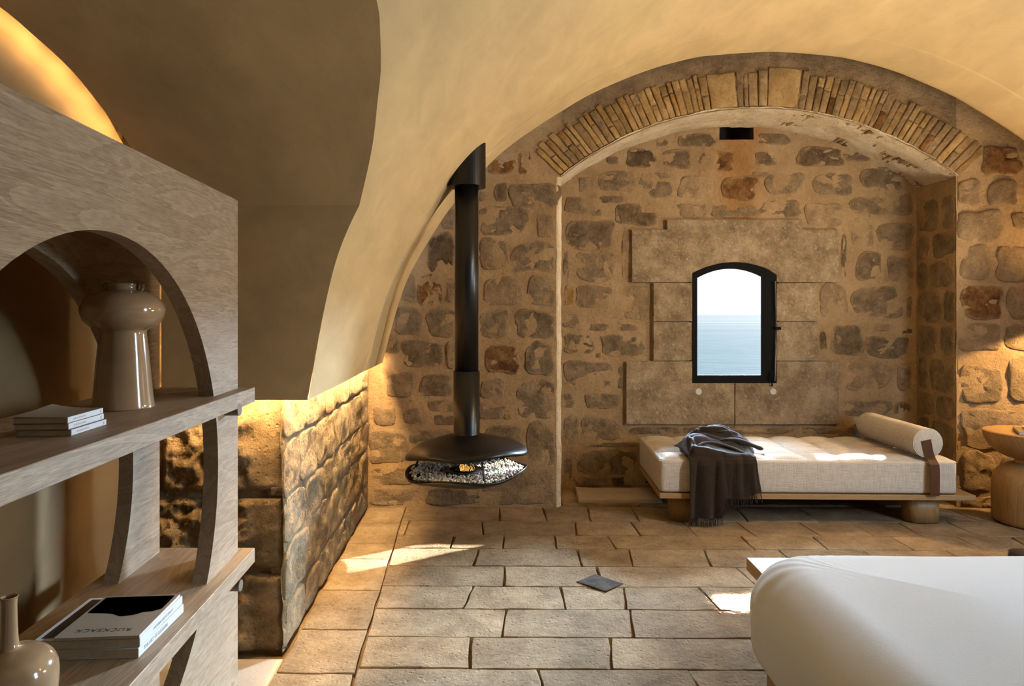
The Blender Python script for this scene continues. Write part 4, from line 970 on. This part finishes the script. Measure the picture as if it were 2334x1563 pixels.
# ------------------------------------------------------------------ daybed
YAW = R(-1.5); DL, DW = 1.965, .857; Z1, Z2 = .212, .436
ox, oy = .985, 4.604
db = empty('daybed', (ox, oy, 0), YAW, 'low oak platform daybed with tufted beige linen mattress under the niche window', 'daybed')
TU, TV = .2456, .2143
def tuft(x, y):
    u, v = x + DL / 2, y + DW / 2
    e = min(u, DL - u, v, DW - v); a_ = abs(sin(pi * u / TU)); b_ = abs(sin(pi * v / TV))
    return .026 * (a_ * b_) ** .45 * min(1, e / .05) - .004 * min(1, e / .05)
def arcring(r, z0, z1, zb_r, n=6):
    out = [(zb_r * (1 - sin(pi / 2 * i / 3)), z0 + zb_r * (1 - cos(pi / 2 * i / 3))) for i in range(4)]
    out += [(0, z0 + zb_r + (z1 - r - z0 - zb_r) * i / 3) for i in range(1, 3)]
    out += [(r * (1 - cos(pi / 2 * i / n)), z1 - r + r * sin(pi / 2 * i / n)) for i in range(n + 1)]
    return out
mt = cushion('mattress', DL, DW, arcring(.022, Z1 + .004, Z2, .02), .03, tuft, 'linen', db, nper=420, ntop=60); mt.location = (DL / 2, DW / 2, 0)
bm = bmesh.new(); box(bm, .0, 2.075, -.012, DW + .02, Z1 - .034, Z1, .003, 1); obj('platform', bm, 'oakx', db)
for (u, v) in ((.20, .15), (1.80, .15), (.20, .72), (1.80, .72)):
    bm = bmesh.new(); n_ = 40; r0_ = []; r1_ = []
    for i in range(n_):
        t = 2 * pi * i / n_; x = .112 * (1 if cos(t) > 0 else -1) * abs(cos(t)) ** .55; y = .085 * (1 if sin(t) > 0 else -1) * abs(sin(t)) ** .9
        r0_.append(bm.verts.new((u + x, v + y, .004))); r1_.append(bm.verts.new((u + x, v + y, Z1 - .033)))
    for i in range(n_): j = (i + 1) % n_; bm.faces.new((r0_[i], r0_[j], r1_[j], r1_[i]))
    bm.faces.new(r0_[::-1]); bm.faces.new(r1_); o = obj('leg', bm, 'oakt', db, True); o.data.polygons.foreach_set('use_smooth', [len(p.vertices) == 4 for p in o.data.polygons])
# seam piping round the mattress top
bm = bmesh.new(); pz = Z2 - .010; c4 = [(.006, .006), (DL - .006, .006), (DL - .006, DW - .006), (.006, DW - .006), (.006, .006)]
tube(bm, [(a_[0] + (b_[0] - a_[0]) * t / 8, a_[1] + (b_[1] - a_[1]) * t / 8, pz) for a_, b_ in zip(c4, c4[1:]) for t in range(8)] + [(.006, .006, pz)], .003, 6); obj('piping', bm, 'seam', mt).location = (-DL / 2, -DW / 2, 0)
# bolster
br = .098; zc_b = Z2 + .019 + br; by0, by1 = 4.53 + .03, 5.36
bo = empty('bolster', (2.755, by0, Z2), R(-.5), 'cylindrical beige linen bolster cushion at the right end of the daybed', 'cushion')
bm = bmesh.new(); pr_ = [(0, 0), (.088, 0), (.094, .003), (br, .012)] + [(br, .012 + (by1 - by0 - .05) * i / 10) for i in range(1, 11)] + [(br - .006, by1 - by0 - .018), (br - .03, by1 - by0 - .004), (0, by1 - by0)]
lathe(bm, pr_, 56)
for v in bm.verts: v.co = Vector((v.co.x, v.co.z, v.co.y + zc_b - Z2))
bmesh.ops.recalc_face_normals(bm, faces=bm.faces); obj('cover', bm, 'linen', bo, True)
bm = bmesh.new(); tube(bm, [(br * .985 * cos(t), .004, zc_b - Z2 + br * .985 * sin(t)) for t in [2 * pi * i / 48 for i in range(49)]], .0028, 6, up=Vector((0, 1, 0))); obj('piping', bm, 'seam', bo, True)
# leather strap: from the end disc over the mattress edge and down its front
bm = bmesh.new(); sw = .031; zz0 = -Z2
path = [(-.016, -.0045, zc_b - Z2 + .008), (-.002, -.006, zc_b - Z2 - .05), (.012, -.007, .020), (.018, -.012, .008), (.020, -.036, -.018), (.020, -.042, -.06), (.019, -.042, -.20), (.019, -.038, -.222)]
pv = []
for k, (x, y, z) in enumerate(path):
    pv.append([bm.verts.new((x - sw, y, z + (.006 if k == 0 else 0))), bm.verts.new((x + sw, y, z + (.02 if k == 0 else 0)))])
for a_, b_ in zip(pv, pv[1:]): bm.faces.new((a_[0], a_[1], b_[1], b_[0]))
o = obj('strap', bm, 'leather', bo); sm = o.modifiers.new('s', 'SOLIDIFY'); sm.thickness = .004; sm.offset = 0
tag(o, 'brown leather strap')

# throw blanket
th = empty('throw_blanket', (ox, oy, 0), YAW, 'dark brown fringed wool throw heaped on the left of the daybed, hanging over its front', 'blanket')
def sm(a, b, x): t = max(0, min(1, (x - a) / (b - a))); return t * t * (3 - 2 * t)
def mound(u, v):
    # u along the bed, v back from the front edge
    c1 = math.exp(-(((u - .47) / .20) ** 2 + ((v - .30) / .15) ** 2)); c2 = math.exp(-(((u - .27) / .14) ** 2 + ((v - .13) / .16) ** 2))
    base = .115 * c1 + .075 * c2
    p = Vector((u * 4.2 + .6 * nz((u, v, 3), 5), v * 7 + .6 * nz((u, v, 9), 5), 1.7))
    rd = 1 - abs(noise.noise(p * 1.5)) * 2.4; rd2 = 1 - abs(noise.noise(p * 3.1 + Vector((5, 1, 0)))) * 2.4
    return base * (1 + .38 * rd + .14 * rd2) + .010
rt = random.Random(8)
def cloth(s, t):
    # t 0..1: back of the heap to the bottom hem; s 0..1 across
    if t < .5:
        q = t / .5; v = .50 * (1 - q) - .004 * q; u = .155 + (.60 - .02 * (1 - q) - .10 * q) * s - .02 * (1 - q)
        u = .19 + (s) * (.52 - .07 * q) + .10 * (1 - q) * s * 0 + .06 * (1 - q) * (s) 
        hgt = mound(u, v); edge = sm(0, .10, s) * sm(0, .10, 1 - s) * sm(0, .12, q)
        z = Z2 + .012 + hgt * edge + .010 * q
        return (u, v, z - .008 * (1 - edge))
    q = (t - .5) / .5
    ln = .385 if s < .46 else (.30 if s < .5 else .255 - .04 * sm(.7, 1, s))
    if .46 <= s < .5: ln = .385 - (s - .46) / .04 * .13
    u = .19 + s * .45 + .035 * (s - .3) * q; u += .008 * sin(s * 23 + q * 2)
    fold = .018 * (.5 + .5 * sin(s * 27 + 1.0 + .6 * sin(q * 3))) * (.35 + .65 * q) + .010 * abs(sin(s * 11 + 2)) + .006
    crease = .016 * math.exp(-((s - .52) / .03) ** 2) + .016 * math.exp(-((s - .80 + .05 * q) / .03) ** 2)
    v = -.012 - fold * sm(0, .12, q) + crease * .5 - .012 * sm(0, .05, q); z = Z2 + .022 - ln * q - .012 * sm(0, .08, q)
    return (u, v, z)
body = grid(cloth, 110, 150, 'cloth', 'throw', th)
sm_ = body.modifiers.new('s', 'SOLIDIFY'); sm_.thickness = .004
bm = bmesh.new()   # rolled folds lying over the heap
def ribbon(pts, r, flat=.55):
    P2 = catmull([(p[0], p[1]) for p in pts], 8); P3 = catmull([(p[2], 0) for p in pts], 8)
    tube(bm, [(a_[0], a_[1], b_[0]) for a_, b_ in zip(P2, P3)], lambda s: r * (.35 + .65 * sin(pi * min(1, max(0, s * .9 + .05)))) * (1 + .15 * sin(s * 17)), 10, flat)
T = Z2
ribbon([(.19, .0, T + .03), (.185, .10, T + .065), (.25, .2, T + .115), (.38, .24, T + .115), (.52, .20, T + .085), (.60, .14, T + .04)], .030)
ribbon([(.26, .02, T + .035), (.30, .10, T + .085), (.40, .13, T + .085), (.50, .09, T + .065), (.58, .03, T + .035)], .024)
ribbon([(.30, .30, T + .06), (.36, .33, T + .135), (.46, .34, T + .150), (.58, .30, T + .125), (.68, .24, T + .06)], .034)
ribbon([(.42, .20, T + .08), (.50, .17, T + .105), (.60, .18, T + .090), (.72, .20, T + .045), (.75, .24, T + .025)], .030)
ribbon([(.40, .28, T + .12), (.46, .24, T + .145), (.54, .26, T + .145), (.62, .33, T + .11)], .020)
obj('fold', bm, 'throw', th, True)
bm = bmesh.new()
for i in range(78):
    s = (i + .5) / 78; x, y, z = cloth(s, 1.0); dx = rt.uniform(-.012, .012); ln = rt.uniform(.04, .068)
    if z - ln < .006: ln = z - .006
    tube(bm, [(x, y, z + .006), (x + dx * .4, y + rt.uniform(-.004, .004), z - ln * .5), (x + dx, y + rt.uniform(-.006, .004), z - ln)], .0019, 5)
obj('fringe', bm, 'throw', th, kind='stuff')

# ------------------------------------------------------------------ bed
BXL, BFAR, BNEAR, BW = .84, 2.65, .35, 2.1
bd = empty('bed', (BXL + BW / 2, (BFAR + BNEAR) / 2, 0), 0, 'large bed under a smooth white cover in the right foreground', 'bed')
bl = BFAR - BNEAR
def bside(x, y, z, q, ins):
    k = math.exp(-((x + BW / 2) ** 2 + (y - bl / 2) ** 2) / .09)
    a_ = atan2(y - bl / 2 + .3, x + BW / 2 - .3)
    wr = .0035 * k * sin(a_ * 19 + z * 14 + 3 * nz((x, y, z), 3)) * sm(.25, .5, z)
    bulge = .012 * nz((x, y, z), 2.2)
    return x + q[0] * (wr + bulge), y + q[1] * (wr + bulge), z + .5 * wr
r_t = .19; z1b = .532; z0b = .15
rg = [(.10 * (1 - sin(pi / 2 * i / 6)), z0b + .10 * (1 - cos(pi / 2 * i / 6))) for i in range(7)] + [(r_t * (1 - cos(pi / 2 * i / 14)), z1b - r_t * .9 + r_t * .9 * sin(pi / 2 * i / 14)) for i in range(15)]
def btop(x, y):
    e = min(BW / 2 - abs(x), bl / 2 - abs(y)) - r_t; k = math.exp(-((x + BW / 2) ** 2 + (y - bl / 2) ** 2) / .10)
    a_ = atan2(y - bl / 2 + .3, x + BW / 2 - .3)
    return .022 * sm(0, .4, max(0, e)) + .0035 * k * sin(a_ * 19 + 3 * nz((x, y, z1b), 3)) * (1 - sm(0, .22, e)) + .004 * nz((x, y, 0), 2)
cushion('duvet', BW, bl, rg, .26, btop, 'sheet', bd, nper=520, ntop=50, sidefn=bside)
bm = bmesh.new(); box(bm, -BW / 2 + .10, BW / 2, -bl / 2 + .06, bl / 2 - .10, .0, .20, .01); obj('bed_base', bm, 'oakx', bd)
# oak bench beyond the far side of the bed
LX, LD, LZ = W(1701, 1270, 3.05).x, 3.05, .331
bn = empty('bench', (LX + 1.1, 2.88, 0), 0, 'low oak bench between the bed and the daybed', 'bench')
bm = bmesh.new(); box(bm, LX, LX + 2.2, 2.68, LD, LZ - .055, LZ, .003, 1)
for v in bm.verts: v.co -= Vector((LX + 1.1, 2.88, 0))
obj('seat', bm, 'oakx', bn)
for x in (LX + .12, LX + 2.0):
    bm = bmesh.new(); box(bm, x - LX - 1.1, x - LX - 1.04, -.18, .15, .004, LZ - .055, .003, 1); obj('leg', bm, 'oakx', bn)
cs = cushion('leather_cushion', .62, .27, [(.012, 0), (.003, .008), (0, .02), (0, .045), (.004, .052), (.0, .057), (.006, .062), (.02, .068), (.04, .072)], .035, lambda x, y: .006 * (1 - (abs(x) / .31) ** 3) * (1 - (abs(y) / .135) ** 3), 'leatherd', None, nper=160, ntop=16)
cs.location = (2.135 + .31, 2.855, LZ + .001); tag(cs, 'dark brown leather cushion lying on the oak bench behind the bed', 'cushion')

# ------------------------------------------------------------------ side table and its books
TX, TD = (2350 - CX) / F * 4.64, 4.64; kt = TD / F; tz = lambda y: H - (y - HY) * kt
stb = empty('side_table', (TX, TD, 0), 0, 'turned oak side table with domed base and bowl-shaped top beside the right wall', 'table')
bm = bmesh.new(); lathe(bm, [(0, .004), (.205, .004), (.218, .012), (.222, .03), (.223, .20), (.222, .27), (.214, .315), (.197, .345), (.170, .373), (.135, .394), (.100, .405), (0, .408)], 64); obj('base', bm, 'oakt', stb, True)
bm = bmesh.new(); lathe(bm, [(0, .400), (.095, .400), (.092, .415), (.093, .445), (0, .446)], 48); obj('neck', bm, 'oakt', stb, True)
bm = bmesh.new(); lathe(bm, [(0, .434), (.09, .434), (.14, .444), (.19, .468), (.235, .508), (.262, .552), (.274, .595), (.277, .612), (.272, .617), (.25, .617), (0, .616)], 72); o = obj('bowl_top', bm, 'oakt', stb, True)
o.modifiers.new('e', 'EDGE_SPLIT').split_angle = R(50)
b1, _, _ = book('book', 'brown cloth-bound book lying on the turned side table', 'book', (TX + .0, TD - .20, 0), (TX + .10, TD + .02, 0), (TX - .20, TD - .10, 0), .6178, .020, spine='bookb', cover='bookb')
b1.rotation_euler.z = R(-28); b1.location = (TX + .02, TD - .235, .6178)
b2, _, _ = book('booklet', 'white paper notebook on the brown book on the side table', 'notebook', (TX, TD, 0), (TX, TD + .16, 0), (TX - .19, TD, 0), .6385, .012, spine='paperw', cover='paperw')
b2.rotation_euler.z = R(-24); b2.location = (TX + .07, TD - .19, .6385)
# assumed shaded lamp beside the table, just outside the frame
lp = empty('assumed_wall_lamp', (4.15, 4.72, 1.40), 0, 'assumed brass wall lamp with a conical shade right of the side table', 'lamp')
bm = bmesh.new(); lathe(bm, [(.035, .16), (.05, .14), (.115, .02), (.113, .02), (.046, .14), (.03, .155)], 32, caps=False); obj('lamp_shade', bm, 'steel', lp, True)
bm = bmesh.new(); tube(bm, [(0, 0, .15), (0, 0, .22), (0, .2, .26), (0, .34, .26)], .009, 8); obj('lamp_arm', bm, 'steel', lp, True)
